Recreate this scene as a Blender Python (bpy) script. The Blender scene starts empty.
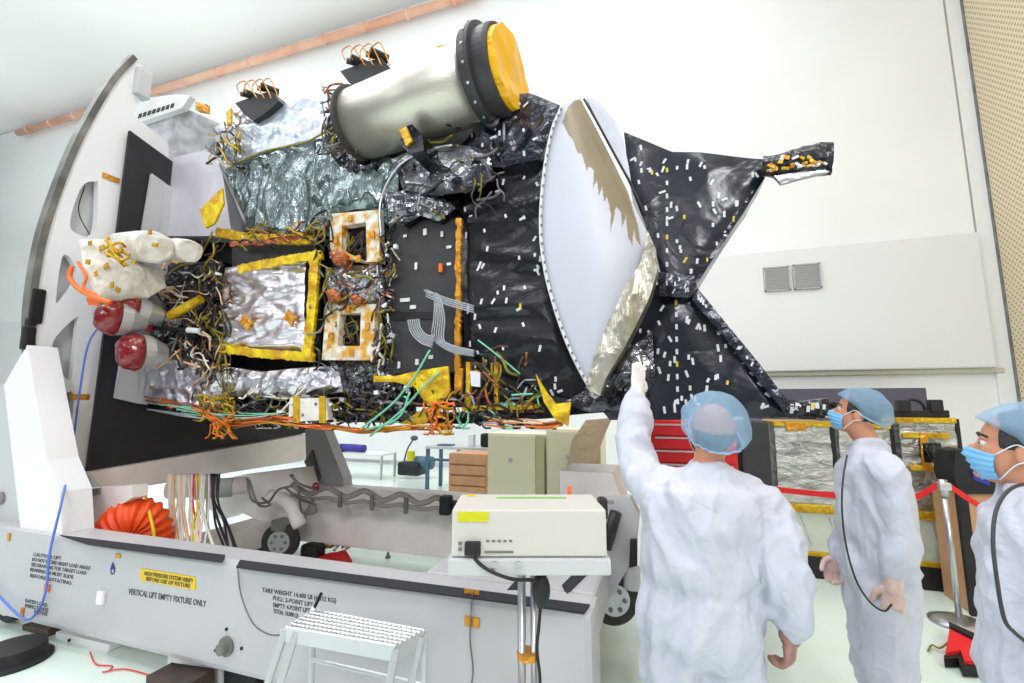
import bpy, bmesh, math, random
from mathutils import Vector, Matrix, noise, geometry
C = bpy.context.scene.collection
V = Vector
# ---------------------------------------------------------------- camera
FPX = 455.0
PSI, TH = math.radians(18.66), math.radians(7.54)
EYE = V((0, 0, 1.7))
RT = V((math.cos(PSI), math.sin(PSI), 0))
FW = V((-math.sin(PSI)*math.cos(TH), math.cos(PSI)*math.cos(TH), math.sin(TH)))
UP = RT.cross(FW)
cam = bpy.data.cameras.new('camera'); cam.sensor_width = 36; cam.lens = 36*FPX/1024
cam.clip_start = 0.05; cam.clip_end = 200
co = bpy.data.objects.new('camera', cam); C.objects.link(co)
co.matrix_world = Matrix.Translation(EYE) @ Matrix((RT, UP, -FW)).transposed().to_4x4()
bpy.context.scene.camera = co
vs = bpy.context.scene.view_settings
vs.view_transform = 'Standard'; vs.look = 'None'; vs.gamma = 1; vs.use_curve_mapping = False
vs.exposure = -0.3
# ---------------------------------------------------------------- world: the bright hall beyond the modelled walls
w = bpy.data.worlds.new('hall'); bpy.context.scene.world = w; w.use_nodes = True
wn, wl = w.node_tree.nodes, w.node_tree.links
bg = wn['Background']; tc = wn.new('ShaderNodeTexCoord'); sp = wn.new('ShaderNodeSeparateXYZ'); cr = wn.new('ShaderNodeValToRGB')
wl.new(tc.outputs['Generated'], sp.inputs[0]); wl.new(sp.outputs['Z'], cr.inputs[0]); wl.new(cr.outputs[0], bg.inputs[0])
cr.color_ramp.elements[0].position = 0.0; cr.color_ramp.elements[0].color = (.22, .23, .24, 1)
cr.color_ramp.elements[1].position = 0.55; cr.color_ramp.elements[1].color = (.95, .96, 1, 1)
bg.inputs[1].default_value = .9
# ---------------------------------------------------------------- ceiling lamps, plus unseen fill lamps added to brighten surfaces
def area(x, y, z, sx, sy, e, col=(.965, .985, 1), rot=(0, 0, 0)):
    l = bpy.data.lights.new('ceiling_or_fill_lamp', 'AREA'); l.shape = 'RECTANGLE'; l.size = sx; l.size_y = sy
    l.energy = e; l.color = col
    o = bpy.data.objects.new('ceiling_or_fill_lamp', l); C.objects.link(o); o.location = (x, y, z); o.rotation_euler = rot
for x in (-17, -11, -5, 1):
    for y in (-4, 0, 4):
        area(x, y, 13.2, 1.6, 1.6, 215)
for x in (-12, -6, 0): area(x, 8, 13.2, 1.4, 1.4, 110)  # unseen row added to bounce light off the floor behind the spacecraft
area(-15, -12, 8, 4, 2, 350, rot=(math.radians(62), 0, math.radians(-35)))   # unseen fill lamps added behind the camera to light the facing sides
area(-3, -15, 7.5, 4, 2, 220, rot=(math.radians(66), 0, 0))
area(4.5, -9, 8.5, 3, 2, 850, rot=(math.radians(62), 0, math.radians(38)))  # added to brighten the curved plate from the right

for x in (-24, -14, -4):
    for y in (-1, 6):
        area(x, y, 8.5, 1.2, 1.2, 150, rot=(math.pi, 0, 0))     # unseen upward lamps added to brighten the ceiling

# ---------------------------------------------------------------- helpers
def at(px, py, X=None, Y=None, Z=None, D=None):
    d = FW*FPX + RT*(px-512) + UP*(341.5-py)
    if X is not None: t = (X-EYE.x)/d.x
    elif Y is not None: t = (Y-EYE.y)/d.y
    elif Z is not None: t = (Z-EYE.z)/d.z
    else: t = D/FPX
    return EYE + d*t
def S(c):  # sRGB 0-255 -> linear
    return tuple(((v/255)/12.92 if v/255 < .04045 else ((v/255+.055)/1.055)**2.4) for v in c)
def mat(name, rgb, rough=.5, metal=0, bump=None, alpha=1, spec=.5, emit=None, aniso=None, mottle=None, coat=0, trans=0):
    m = bpy.data.materials.new(name); m.use_nodes = True
    n, l = m.node_tree.nodes, m.node_tree.links; b = n['Principled BSDF']
    c = (*S(rgb), 1)
    b.inputs['Base Color'].default_value = c; b.inputs['Roughness'].default_value = rough; b.inputs['Metallic'].default_value = metal
    b.inputs['Alpha'].default_value = alpha; b.inputs['Specular IOR Level'].default_value = spec
    b.inputs['Coat Weight'].default_value = coat; b.inputs['Coat Roughness'].default_value = .08
    b.inputs['Transmission Weight'].default_value = trans
    if emit: b.inputs['Emission Color'].default_value = (*S(emit[0]), 1); b.inputs['Emission Strength'].default_value = emit[1]
    t = n.new('ShaderNodeTexCoord')
    mp = n.new('ShaderNodeMapping'); l.new(t.outputs['Object'], mp.inputs[0])
    if aniso: mp.inputs['Scale'].default_value = aniso
    if mottle:   # (scale, other rgb, contrast)
        nz = n.new('ShaderNodeTexNoise'); nz.inputs['Scale'].default_value = mottle[0]; nz.inputs['Detail'].default_value = 5
        rp = n.new('ShaderNodeValToRGB'); rp.color_ramp.elements[0].position = .5-mottle[2]; rp.color_ramp.elements[1].position = .5+mottle[2]
        rp.color_ramp.elements[0].color = c; rp.color_ramp.elements[1].color = (*S(mottle[1]), 1)
        l.new(mp.outputs[0], nz.inputs[0]); l.new(nz.outputs[0], rp.inputs[0]); l.new(rp.outputs[0], b.inputs['Base Color'])
    if bump:     # list of (kind, scale, strength)
        prev = None
        for kind, sc, st in bump:
            bp = n.new('ShaderNodeBump'); bp.inputs['Strength'].default_value = st; bp.inputs['Distance'].default_value = .02
            if kind == 'v':
                nz = n.new('ShaderNodeTexNoise'); nz.inputs['Scale'].default_value = sc*.5
                vm = n.new('ShaderNodeVectorMath'); vm.operation = 'MULTIPLY_ADD'; vm.inputs[1].default_value = (.25, .25, .25)
                l.new(mp.outputs[0], nz.inputs[0]); l.new(nz.outputs['Color'], vm.inputs[0]); l.new(mp.outputs[0], vm.inputs[2])
                tx = n.new('ShaderNodeTexVoronoi'); tx.feature = 'F1'; tx.inputs['Scale'].default_value = sc
                l.new(vm.outputs[0], tx.inputs['Vector'])
                l.new(tx.outputs['Distance'], bp.inputs['Height'])
            elif kind == 'r':   # ridged creases
                tx = n.new('ShaderNodeTexNoise'); tx.inputs['Scale'].default_value = sc; tx.inputs['Detail'].default_value = 3; tx.inputs['Distortion'].default_value = 1.2
                l.new(mp.outputs[0], tx.inputs[0])
                a = n.new('ShaderNodeMath'); a.operation = 'SUBTRACT'; a.inputs[1].default_value = .5
                b2 = n.new('ShaderNodeMath'); b2.operation = 'ABSOLUTE'
                l.new(tx.outputs[0], a.inputs[0]); l.new(a.outputs[0], b2.inputs[0]); l.new(b2.outputs[0], bp.inputs['Height'])
            else:
                tx = n.new('ShaderNodeTexNoise'); tx.inputs['Scale'].default_value = sc; tx.inputs['Detail'].default_value = 4
                l.new(mp.outputs[0], tx.inputs[0]); l.new(tx.outputs[0], bp.inputs['Height'])
            if prev: l.new(prev.outputs[0], bp.inputs['Normal'])
            prev = bp
        l.new(prev.outputs[0], b.inputs['Normal'])
    return m
M = {}
M['wall'] = mat('white_wall_paint', (242, 243, 244), .35, bump=[('n', 1.2, .06)], mottle=(.35, (234, 236, 238), .2))
M['wall2'] = mat('white_panel_paint', (226, 227, 229), .4)
M['ceil'] = mat('ceiling_paint', (236, 236, 236), .8)
M['pipe'] = mat('salmon_pipe', (238, 196, 172), .5, mottle=(1.5, (226, 166, 140), .15))
M['white'] = mat('white_enamel', (192, 191, 196), .35, mottle=(3, (187, 186, 191), .2))
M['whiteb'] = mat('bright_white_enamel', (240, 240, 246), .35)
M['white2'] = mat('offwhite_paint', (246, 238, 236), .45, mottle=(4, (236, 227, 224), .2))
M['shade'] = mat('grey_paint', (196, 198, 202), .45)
M['rim'] = mat('worn_steel', (142, 140, 136), .45, .2, mottle=(3, (92, 92, 92), .15))
M['black'] = mat('matt_black', (22, 22, 25), .6)
M['panelblk'] = mat('charcoal_panel', (36, 35, 42), .55, mottle=(5, (28, 27, 33), .2))
M['avblk'] = mat('dark_grey_panel', (58, 58, 62), .5, mottle=(8, (48, 48, 50), .2))
M['rubber'] = mat('rubber', (40, 40, 42), .7, mottle=(12, (62, 60, 56), .2))
M['steel'] = mat('brushed_steel', (190, 192, 196), .3, .9)
M['alu'] = mat('aluminium', (205, 207, 212), .35, .6)
FB = [('v', 7, .9), ('r', 22, .6)]
M['silver'] = mat('silver_foil', (222, 220, 230), .32, 1, bump=[('r', 2.6, 1), ('r', 6, .5)])
M['silverh'] = mat('draped_silver_foil', (224, 222, 230), .34, 1, bump=[('r', 1.5, 1), ('r', 4, .3)], aniso=(1, 1, 3))
M['bluefoil'] = mat('pale_blue_foil', (212, 220, 234), .34, .7, bump=[('r', 3, .7), ('r', 7, .4)])
M['greenfoil'] = mat('grey_green_foil', (158, 172, 174), .25, 1, bump=[('r', 2.6, 1), ('r', 7, .7)], aniso=(1.8, 1, .7), mottle=(3.5, (92, 106, 106), .16))
M['darkfoil'] = mat('smoky_foil', (128, 128, 134), .18, 1, bump=[('r', 3, 1), ('r', 8, .6)], mottle=(5, (44, 44, 50), .16))
M['blackfoil'] = mat('black_foil', (15, 17, 27), .27, .0, bump=[('r', 2.2, .9), ('n', 7, .25)], spec=.6)
M['boomfoil'] = mat('blue_black_foil', (26, 30, 44), .27, .1, bump=[('r', 1.8, .9), ('n', 6, .3)], spec=.7)
M['navyfoil'] = mat('navy_black_foil', (30, 33, 52), .22, .35, bump=[('r', 3.0, 1), ('v', 7, .5), ('r', 14, .4)], spec=1)
M['gold'] = mat('gold_kapton', (222, 186, 30), .32, .35, bump=[('v', 12, .8), ('r', 24, .6)], mottle=(7, (190, 140, 12), .2))
M['yellow'] = mat('yellow_kapton', (240, 214, 20), .32, .15, bump=[('v', 9, 1), ('r', 14, .6)], mottle=(9, (196, 142, 14), .16))
M['wellframe'] = mat('white_amber_taped_film', (232, 228, 220), .45, .1, bump=[('v', 9, .6)], mottle=(11, (214, 158, 40), .09))
M['loosefoil'] = mat('loose_smoky_silver', (166, 168, 174), .2, 1, bump=[('r', 2.6, 1), ('r', 7, .5)], mottle=(4, (70, 72, 78), .16))
M['amber'] = mat('amber_kapton', (196, 126, 26), .3, .4, bump=[('v', 14, .6)], mottle=(12, (226, 160, 50), .2))
M['cover'] = mat('yellow_lens_cover', (250, 188, 18), .35, .0, bump=[('n', 5, .5), ('v', 5, .25)])
M['orange'] = mat('orange_cable', (238, 112, 40), .5)
M['copper'] = mat('copper_brown', (168, 96, 56), .35, .6, bump=[('v', 14, .6)])
M['tube'] = mat('brushed_tube_film', (214, 210, 200), .4, .8, bump=[('n', 60, .12)], aniso=(1, 1, 1))
M['mli'] = mat('white_beta_cloth', (236, 234, 230), .55, bump=[('v', 9, .8)], mottle=(9, (214, 206, 196), .18))
M['red'] = mat('red_dust_cover', (128, 8, 20), .2, .0, bump=[('v', 12, .5)], coat=.5)
M['redp'] = mat('red_paint', (226, 34, 40), .35)
M['redcloth'] = mat('red_cloth', (222, 28, 34), .7, bump=[('n', 12, .6)])
M['tab'] = mat('white_tape', (226, 228, 234), .5)
M['ytab'] = mat('yellow_tape_dot', (226, 200, 60), .5)
M['dish'] = mat('pale_grey_film', (204, 206, 220), .5, .1, bump=[('n', 2.0, .15)])
M['tan'] = mat('painted_tan_reflection', (156, 144, 124), .4, .2, bump=[('n', 4, .5)], mottle=(3, (146, 134, 112), .2))  # colour of the wall reflection painted on the reflector panel
M['tansilver'] = mat('crinkled_bronze_silver_film', (206, 202, 190), .3, .8, bump=[('r', 4, 1), ('r', 8, .4)], aniso=(1.6, 1, .6), mottle=(2, (150, 141, 118), .1))
M['perf'] = None
M['cream'] = mat('cream_steel', (246, 243, 214), .45)
M['rustblk'] = mat('dark_rusty_steel', (84, 66, 58), .6, mottle=(6, (50, 44, 42), .2))
M['boxpaint'] = mat('instrument_box_paint', (206, 202, 198), .4)
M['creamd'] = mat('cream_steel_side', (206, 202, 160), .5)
M['brown'] = mat('light_brown_wood', (214, 164, 124), .5, mottle=(6, (200, 148, 110), .2))
M['paper'] = mat('brown_wrapping_paper', (206, 186, 158), .7, bump=[('r', 6, .8)])
M['label'] = mat('yellow_label', (232, 196, 18), .5)
M['olive'] = mat('yellow_green_label', (206, 202, 10), .5)
M['green'] = mat('green_tape', (130, 196, 100), .5)
M['ink'] = mat('dark_ink', (70, 72, 78), .6)
M['blueink'] = mat('blue_mark', (28, 34, 110), .5)
M['bluehose'] = mat('blue_tubing', (92, 122, 214), .4)
M['teal'] = mat('teal_wire', (120, 200, 170), .5)
M['hose'] = mat('grey_hose', (150, 140, 138), .55)
M['harness'] = mat('braided_harness', (176, 180, 190), .35, .5, bump=[('n', 90, .6)])
M['brownw'] = mat('brown_wire', (92, 64, 50), .5)
M['darkw'] = mat('dark_wire', (30, 28, 36), .4)
M['olivew'] = mat('olive_wire', (140, 128, 40), .45, .3)
M['whitew'] = mat('white_wire', (226, 220, 212), .5)
M['peachw'] = mat('peach_wire', (234, 190, 150), .5)
M['duct'] = mat('orange_duct', (246, 88, 24), .45, bump=[('n', 8, .4)], mottle=(4, (232, 70, 14), .2))
M['suit'] = mat('coverall_fabric', (202, 204, 218), .75, bump=[('r', 3.6, 1), ('r', 8, .6)], mottle=(3, (196, 198, 212), .25))
M['skin'] = mat('skin', (206, 148, 118), .5, mottle=(12, (196, 134, 104), .2))
M['skinp'] = mat('pale_skin', (222, 178, 160), .45)
M['glove'] = mat('thin_latex_glove', (226, 200, 196), .4, bump=[('r', 30, .4)], mottle=(18, (214, 174, 166), .2))
M['glovew'] = mat('white_latex_glove', (228, 222, 222), .4, bump=[('r', 30, .4)])
M['gloved'] = mat('thin_pinkish_glove', (178, 136, 128), .4, bump=[('r', 30, .5)], mottle=(20, (140, 98, 90), .2))
M['cap'] = mat('blue_bouffant_fabric', (158, 194, 226), .7, alpha=.46, bump=[('r', 16, .6)])
M['capedge'] = mat('blue_cap_elastic', (150, 190, 224), .7)
M['hair'] = mat('dark_hair', (52, 48, 52), .6, bump=[('n', 60, .8)])
M['mask'] = mat('blue_mask_fabric', (124, 188, 236), .7)
M['maskw'] = mat('mask_white_edge', (226, 236, 244), .7)
M['eye'] = mat('eye_white', (214, 206, 202), .2)
M['iris'] = mat('dark_iris', (34, 24, 20), .2)
M['chevron'] = mat('anti_slip_black', (44, 44, 52), .85)
M['greentab'] = mat('table_blue', (70, 104, 128), .5)
M['purple'] = mat('blue_cloth', (52, 50, 150), .6)
M['violet'] = mat('dark_violet_panel', (84, 80, 96), .6)
M['foilcab'] = mat('cabinet_silver_wrap', (196, 197, 194), .28, 1, bump=[('r', 4, 1), ('r', 14, .6)], aniso=(1, 1, 3), mottle=(5, (140, 140, 138), .16))
M['cabwhite'] = mat('pale_green_white_wrap', (206, 212, 200), .45, .2, bump=[('r', 5, .6)])
M['trim'] = mat('beige_trim', (206, 206, 190), .5)
M['vent'] = mat('vent_grey', (176, 178, 178), .5)

def floor_mat():
    m = mat('green_epoxy', (228, 243, 235), .14, mottle=(.8, (222, 237, 229), .25), spec=.5, bump=[('n', 1.3, .03)])
    return m
def perf_mat():   # tan acoustic panel with a fine grid of holes
    m = bpy.data.materials.new('tan_perforated_panel'); m.use_nodes = True
    n, l = m.node_tree.nodes, m.node_tree.links; b = n['Principled BSDF']; b.inputs['Roughness'].default_value = .45
    t = n.new('ShaderNodeTexCoord'); mp = n.new('ShaderNodeMapping'); mp.inputs['Rotation'].default_value = (math.radians(45), 0, 0)
    l.new(t.outputs['Object'], mp.inputs[0])
    s = n.new('ShaderNodeSeparateXYZ'); l.new(mp.outputs[0], s.inputs[0])
    outs = []
    for ax in ('Y', 'Z'):
        a = n.new('ShaderNodeMath'); a.operation = 'MULTIPLY'; a.inputs[1].default_value = 12
        f = n.new('ShaderNodeMath'); f.operation = 'FRACT'; d = n.new('ShaderNodeMath'); d.operation = 'SUBTRACT'; d.inputs[1].default_value = .5
        q = n.new('ShaderNodeMath'); q.operation = 'MULTIPLY'
        l.new(s.outputs[ax], a.inputs[0]); l.new(a.outputs[0], f.inputs[0]); l.new(f.outputs[0], d.inputs[0]); l.new(d.outputs[0], q.inputs[0]); l.new(d.outputs[0], q.inputs[1]); outs.append(q)
    ad = n.new('ShaderNodeMath'); ad.operation = 'ADD'; l.new(outs[0].outputs[0], ad.inputs[0]); l.new(outs[1].outputs[0], ad.inputs[1])
    lt = n.new('ShaderNodeMath'); lt.operation = 'LESS_THAN'; lt.inputs[1].default_value = .085; l.new(ad.outputs[0], lt.inputs[0])
    mx = n.new('ShaderNodeMix'); mx.data_type = 'RGBA'; mx.inputs[6].default_value = (*S((226, 208, 178)), 1); mx.inputs[7].default_value = (*S((176, 156, 124)), 1)
    l.new(lt.outputs[0], mx.inputs[0]); l.new(mx.outputs[2], b.inputs['Base Color'])
    return m

ROOTS = {}
def mk(name, verts, faces, m, parent=None, smooth=False, label=None, kind=None, mi=None, cat=None, group=None):
    base = ROOTS[parent.name] if parent else None
    vs_ = [V(v) for v in verts]
    if base is None:
        lo = V((min(v.x for v in vs_), min(v.y for v in vs_), min(v.z for v in vs_))); hi = V((max(v.x for v in vs_), max(v.y for v in vs_), max(v.z for v in vs_)))
        base = V(((lo.x+hi.x)/2, (lo.y+hi.y)/2, lo.z))
    me = bpy.data.meshes.new(name); me.from_pydata([v-base for v in vs_], [], faces)
    for x in (m if isinstance(m, (list, tuple)) else [m]): me.materials.append(x)
    if mi: me.polygons.foreach_set('material_index', mi)
    if smooth: me.polygons.foreach_set('use_smooth', [True]*len(me.polygons))
    me.validate(); me.update()
    o = bpy.data.objects.new(name, me); C.objects.link(o)
    if parent: o.parent = parent
    else: o.location = base
    ROOTS[o.name] = base
    if label: o['label'] = label
    if cat: o['category'] = cat
    if group: o['group'] = group
    if kind: o['kind'] = kind
    return o
def thing(name, loc, label, cat, group=None):
    o = bpy.data.objects.new(name, None); C.objects.link(o); o.location = loc; o.empty_display_size = .1
    o['label'] = label; o['category'] = cat
    if group: o['group'] = group
    ROOTS[o.name] = V(loc); return o
class MB:
    """collects shapes into one mesh, with a material slot per shape"""
    def __init__(s): s.v = []; s.f = []; s.mi = []; s.m = []
    def slot(s, m):
        if m not in s.m: s.m.append(m)
        return s.m.index(m)
    def add(s, vf, m):
        v, f = vf; k = len(s.v); i = s.slot(m); s.v += [V(a) for a in v]
        s.f += [tuple(k+a for a in q) for q in f]; s.mi += [i]*len(f); return s
    def build(s, name, parent=None, **k): return mk(name, s.v, s.f, s.m, parent, mi=s.mi, **k)
def box(c, sz, rot=None, bev=0):
    x, y, z = sz[0]/2, sz[1]/2, sz[2]/2; c = V(c)
    if bev:
        bm = bmesh.new(); bmesh.ops.create_cube(bm, size=1); bmesh.ops.scale(bm, vec=sz, verts=bm.verts)
        bmesh.ops.bevel(bm, geom=bm.edges[:]+bm.verts[:], offset=bev, segments=2, profile=.6, affect='EDGES')
        bm.verts.index_update(); v = [a.co.copy() for a in bm.verts]; f = [[a.index for a in q.verts] for q in bm.faces]; bm.free()
    else:
        v = [V((a*x, b*y, d*z)) for a in (-1, 1) for b in (-1, 1) for d in (-1, 1)]
        f = [(0, 1, 3, 2), (4, 6, 7, 5), (0, 4, 5, 1), (2, 3, 7, 6), (0, 2, 6, 4), (1, 5, 7, 3)]
    if rot: v = [rot @ a for a in v]
    return [a+c for a in v], f
def bx(x0, x1, y0, y1, z0, z1, bev=0): return box(((x0+x1)/2, (y0+y1)/2, (z0+z1)/2), (x1-x0, y1-y0, z1-z0), None, bev)
def hexa(front, d):   # closed prism from an outline of 3-D points and an extrusion vector
    n = len(front); a = [V(p) for p in front]; b = [p+V(d) for p in a]
    f = [tuple(range(n)), tuple(range(2*n-1, n-1, -1))]
    for i in range(n): j = (i+1) % n; f.append((i, n+i, n+j, j))
    return a+b, f
def frame(d):
    d = V(d).normalized(); a = V((0, 0, 1)) if abs(d.z) < .9 else V((1, 0, 0))
    u = d.cross(a).normalized(); return d, u, u.cross(d)
def lathe(p0, d, prof, n=28, cap=True):   # prof: list of (distance along d, radius)
    d, u, w_ = frame(d); p0 = V(p0); v = []; f = []
    for (t, r) in prof:
        for i in range(n):
            a = 2*math.pi*i/n; v.append(p0+d*t+(u*math.cos(a)+w_*math.sin(a))*r)
    for k in range(len(prof)-1):
        for i in range(n):
            j = (i+1) % n; f.append((k*n+i, k*n+j, (k+1)*n+j, (k+1)*n+i))
    if cap: f.append(tuple(range(n-1, -1, -1))); f.append(tuple((len(prof)-1)*n+i for i in range(n)))
    return v, f
def cyl(p0, p1, r0, r1=None, n=20):
    d = V(p1)-V(p0); return lathe(p0, d, [(0, r0), (d.length, r0 if r1 is None else r1)], n)
def spline(pts, k=6):
    P = [V(p) for p in pts]; out = []
    if len(P) < 3: return P
    Q = [P[0]*2-P[1]]+P+[P[-1]*2-P[-2]]
    for i in range(1, len(Q)-2):
        a, b, c, d = Q[i-1:i+3]
        for s in range(k):
            t = s/k; out.append(.5*((2*b)+(c-a)*t+(2*a-5*b+4*c-d)*t*t+(3*b-a-3*c+d)*t**3))
    out.append(P[-1]); return out
def pipe(pts, r, n=8, sm=6, cap=True):
    P = spline(pts, sm) if sm else [V(p) for p in pts]
    v = []; f = []; u = None
    for i, p in enumerate(P):
        t = (P[min(i+1, len(P)-1)]-P[max(i-1, 0)]).normalized()
        if u is None: _, u, _ = frame(t)
        u = (u-t*u.dot(t)); u = u.normalized() if u.length > 1e-6 else frame(t)[1]
        w_ = t.cross(u); rr = r(i/(len(P)-1)) if callable(r) else r
        for k in range(n):
            a = 2*math.pi*k/n; v.append(p+(u*math.cos(a)+w_*math.sin(a))*rr)
    for i in range(len(P)-1):
        for k in range(n):
            j = (k+1) % n; f.append((i*n+k, i*n+j, (i+1)*n+j, (i+1)*n+k))
    if cap: f.append(tuple(range(n-1, -1, -1))); f.append(tuple((len(P)-1)*n+k for k in range(n)))
    return v, f
def ball(c, r, n=14, rot=None):
    r = V((r, r, r)) if not hasattr(r, '__len__') else V(r); v = []; f = []; c = V(c)
    for i in range(n+1):
        ph = math.pi*i/n
        for k in range(2*n):
            a = math.pi*k/n; p = V((math.sin(ph)*math.cos(a)*r.x, math.sin(ph)*math.sin(a)*r.y, math.cos(ph)*r.z))
            v.append(c+(rot @ p if rot else p))
    for i in range(n):
        for k in range(2*n):
            j = (k+1) % (2*n); a, b, cc, d = i*2*n+k, i*2*n+j, (i+1)*2*n+j, (i+1)*2*n+k
            f.append((a, d, cc, b))
    return v, f
def ridged(p, s, off=0):
    a = noise.noise(V((p.x*s+off, p.y*s+3.1, p.z*s-off))); b = noise.noise(V((p.x*s*2.3+7, p.y*s*2.3, p.z*s*2.3+off)))
    d = noise.voronoi(V((p.x*s*.8+off, p.y*s*.8, p.z*s*.8)))[0]
    return .55*(1-2*abs(a))+.25*(1-2*abs(b))+.6*(d[1]-d[0])
def crinkle(outline, depth, sp=.03, amp=.02, sc=5, tabs=0, seed=1, puff=.0, m=None, tabsz=(.012, .035), stretch=(1, 1, 1), rows=None, back=None, ragged=0):
    """a crumpled sheet filling a planar outline of 3-D points, with sides going back by depth; returns MB"""
    rnd = random.Random(seed); P = [V(p) for p in outline]
    c = sum(P, V())/len(P); nrm = V()
    for i in range(len(P)): nrm += (P[i]-c).cross(P[(i+1) % len(P)]-c)
    nrm.normalize()
    if nrm.dot(EYE-c) < 0: nrm = -nrm
    _, u, w_ = frame(nrm)
    P2 = [((p-c).dot(u), (p-c).dot(w_)) for p in P]; ed = []
    for i in range(len(P2)):
        a, b = V(P2[i]), V(P2[(i+1) % len(P2)]); k = max(1, int((b-a).length/sp))
        pr = V((-(b-a).y, (b-a).x)).normalized() if (b-a).length > 0 else V((0, 0))
        for s in range(k):
            q = a.lerp(b, s/k)
            if s and ragged: q = q+pr*rnd.uniform(-ragged, ragged)
            ed.append(q)
    ne = len(ed); xs = [e.x for e in ed]; ys = [e.y for e in ed]
    def inside(x, y):
        r = False; j = ne-1
        for i in range(ne):
            if (ed[i].y > y) != (ed[j].y > y) and x < (ed[j].x-ed[i].x)*(y-ed[i].y)/(ed[j].y-ed[i].y)+ed[i].x: r = not r
            j = i
        return r
    def dist(q): return min((q-e).length for e in ed)
    inn = []; x = min(xs)
    while x < max(xs):
        y = min(ys)
        while y < max(ys):
            q = V((x+rnd.uniform(-.35, .35)*sp, y+rnd.uniform(-.35, .35)*sp))
            if inside(q.x, q.y) and dist(q) > sp*.55: inn.append(q)
            y += sp
        x += sp
    allv = ed+inn
    r = geometry.delaunay_2d_cdt([V((q.x, q.y)) for q in allv], [], [list(range(ne))], 1, 1e-6)
    vv, ff = r[0], r[2]
    mapb = {}
    for i, o in enumerate(r[3]):
        for k in o:
            if k < ne: mapb[k] = i
    def h(q2, q3):
        e = min(1, dist(q2)/(sp*3)); s3 = V((q3.x*stretch[0], q3.y*stretch[1], q3.z*stretch[2]))
        return amp*ridged(s3, sc, seed)*(.35+.65*e)+puff*math.sqrt(min(1, dist(q2)/max(puff*2.5, 1e-4)))
    v3 = []
    for q in vv:
        q = V((q[0], q[1])); p = c+u*q.x+w_*q.y; v3.append(p+nrm*h(q, p))
    mb = MB(); f2 = []
    for t in ff:
        a, b, d = [v3[i] for i in t]
        f2.append(tuple(t) if (b-a).cross(d-a).dot(nrm) > 0 else tuple(reversed(t)))
    mb.add((v3, f2), m)
    if depth:
        dv = back if back is not None else -nrm*depth
        bi = [mapb[i] for i in range(ne) if i in mapb]; n0 = len(bi)
        sv = [v3[i] for i in bi]+[v3[i]+dv for i in bi]
        sf = [(i, (i+1) % n0, n0+(i+1) % n0, n0+i) for i in range(n0)]+[tuple(range(n0, 2*n0))]
        mb.add((sv, sf), m)
    def place(q, ang, tw, th, mm):
        p = c+u*q.x+w_*q.y; ca, sa = math.cos(ang), math.sin(ang)
        cs = []
        for (aa, bb) in ((-1, -1), (1, -1), (1, 1), (-1, 1)):
            q2 = V((q.x+aa*tw*ca-bb*th*sa, q.y+aa*tw*sa+bb*th*ca)); p2 = c+u*q2.x+w_*q2.y
            cs.append(p2+nrm*(h(q2, p2)+.006))
        mb.add((cs, [(0, 1, 2, 3)]), mm)
    zu = V((nrm.cross(V((0, 0, 1))).cross(nrm))); upa = math.atan2(-zu.dot(u), zu.dot(w_)) if zu.length > .1 else 0
    k = 0; tries = 0
    while k < tabs and tries < tabs*40:
        tries += 1; q = V((rnd.uniform(min(xs), max(xs)), rnd.uniform(min(ys), max(ys))))
        if not inside(q.x, q.y) or dist(q) < .03: continue
        place(q, upa+rnd.choice((0, 0, 0, .1, .2, -.3, 1.3, .5))+rnd.uniform(-.15, .15), tabsz[0], tabsz[1]*rnd.uniform(.6, 1.1), M['tab'] if rnd.random() > .06 else M['ytab']); k += 1
    if rows:
        for (pa, pb, num, ang) in rows:
            a = V(((V(pa)-c).dot(u), (V(pa)-c).dot(w_))); b = V(((V(pb)-c).dot(u), (V(pb)-c).dot(w_)))
            for i in range(num):
                place(a.lerp(b, (i+.5)/num), upa+ang, tabsz[0], tabsz[1]*.8, M['tab'] if i % 5 else M['ytab'])
    return mb
def px(pts, Y): return [at(a, b, Y=Y) for a, b in pts]
def text(body, size, m, origin, xdir, ydir, name='lettering', parent=None, label=None, bold=0, align='LEFT'):
    cu = bpy.data.curves.new(name, 'FONT'); cu.body = body; cu.size = size; cu.extrude = .0006; cu.offset = bold; cu.align_x = align; cu.resolution_u = 2
    to = bpy.data.objects.new(name, cu); C.objects.link(to)
    bpy.context.view_layer.update()
    me = bpy.data.meshes.new_from_object(to.evaluated_get(bpy.context.evaluated_depsgraph_get()))
    x, y = V(xdir).normalized(), V(ydir).normalized(); z = x.cross(y)
    vv = [V(origin)+x*v.co.x+y*v.co.y+z*v.co.z for v in me.vertices]; ff = [tuple(p.vertices) for p in me.polygons]
    bpy.data.objects.remove(to); bpy.data.curves.remove(cu); bpy.data.meshes.remove(me)
    if parent is None: return vv, ff
    return mk(name, vv, ff, m, parent, label=label)
# ================================================================= the setting
def struct(name, vf, m): o = mk(name, vf[0], vf[1], m); o['kind'] = 'structure'; return o
struct('floor', bx(-32, 6.3, -6, 11.2, -.1, 0), floor_mat())
struct('wall_back', bx(-32, 6.3, 11, 11.2, 0, 14), M['wall'])
struct('wall_right', bx(6.1, 6.3, -6, 11, 0, 14), perf_mat())
struct('ceiling', bx(-32, 6.3, -6, 11.2, 13.9, 14.1), M['ceil'])
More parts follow.
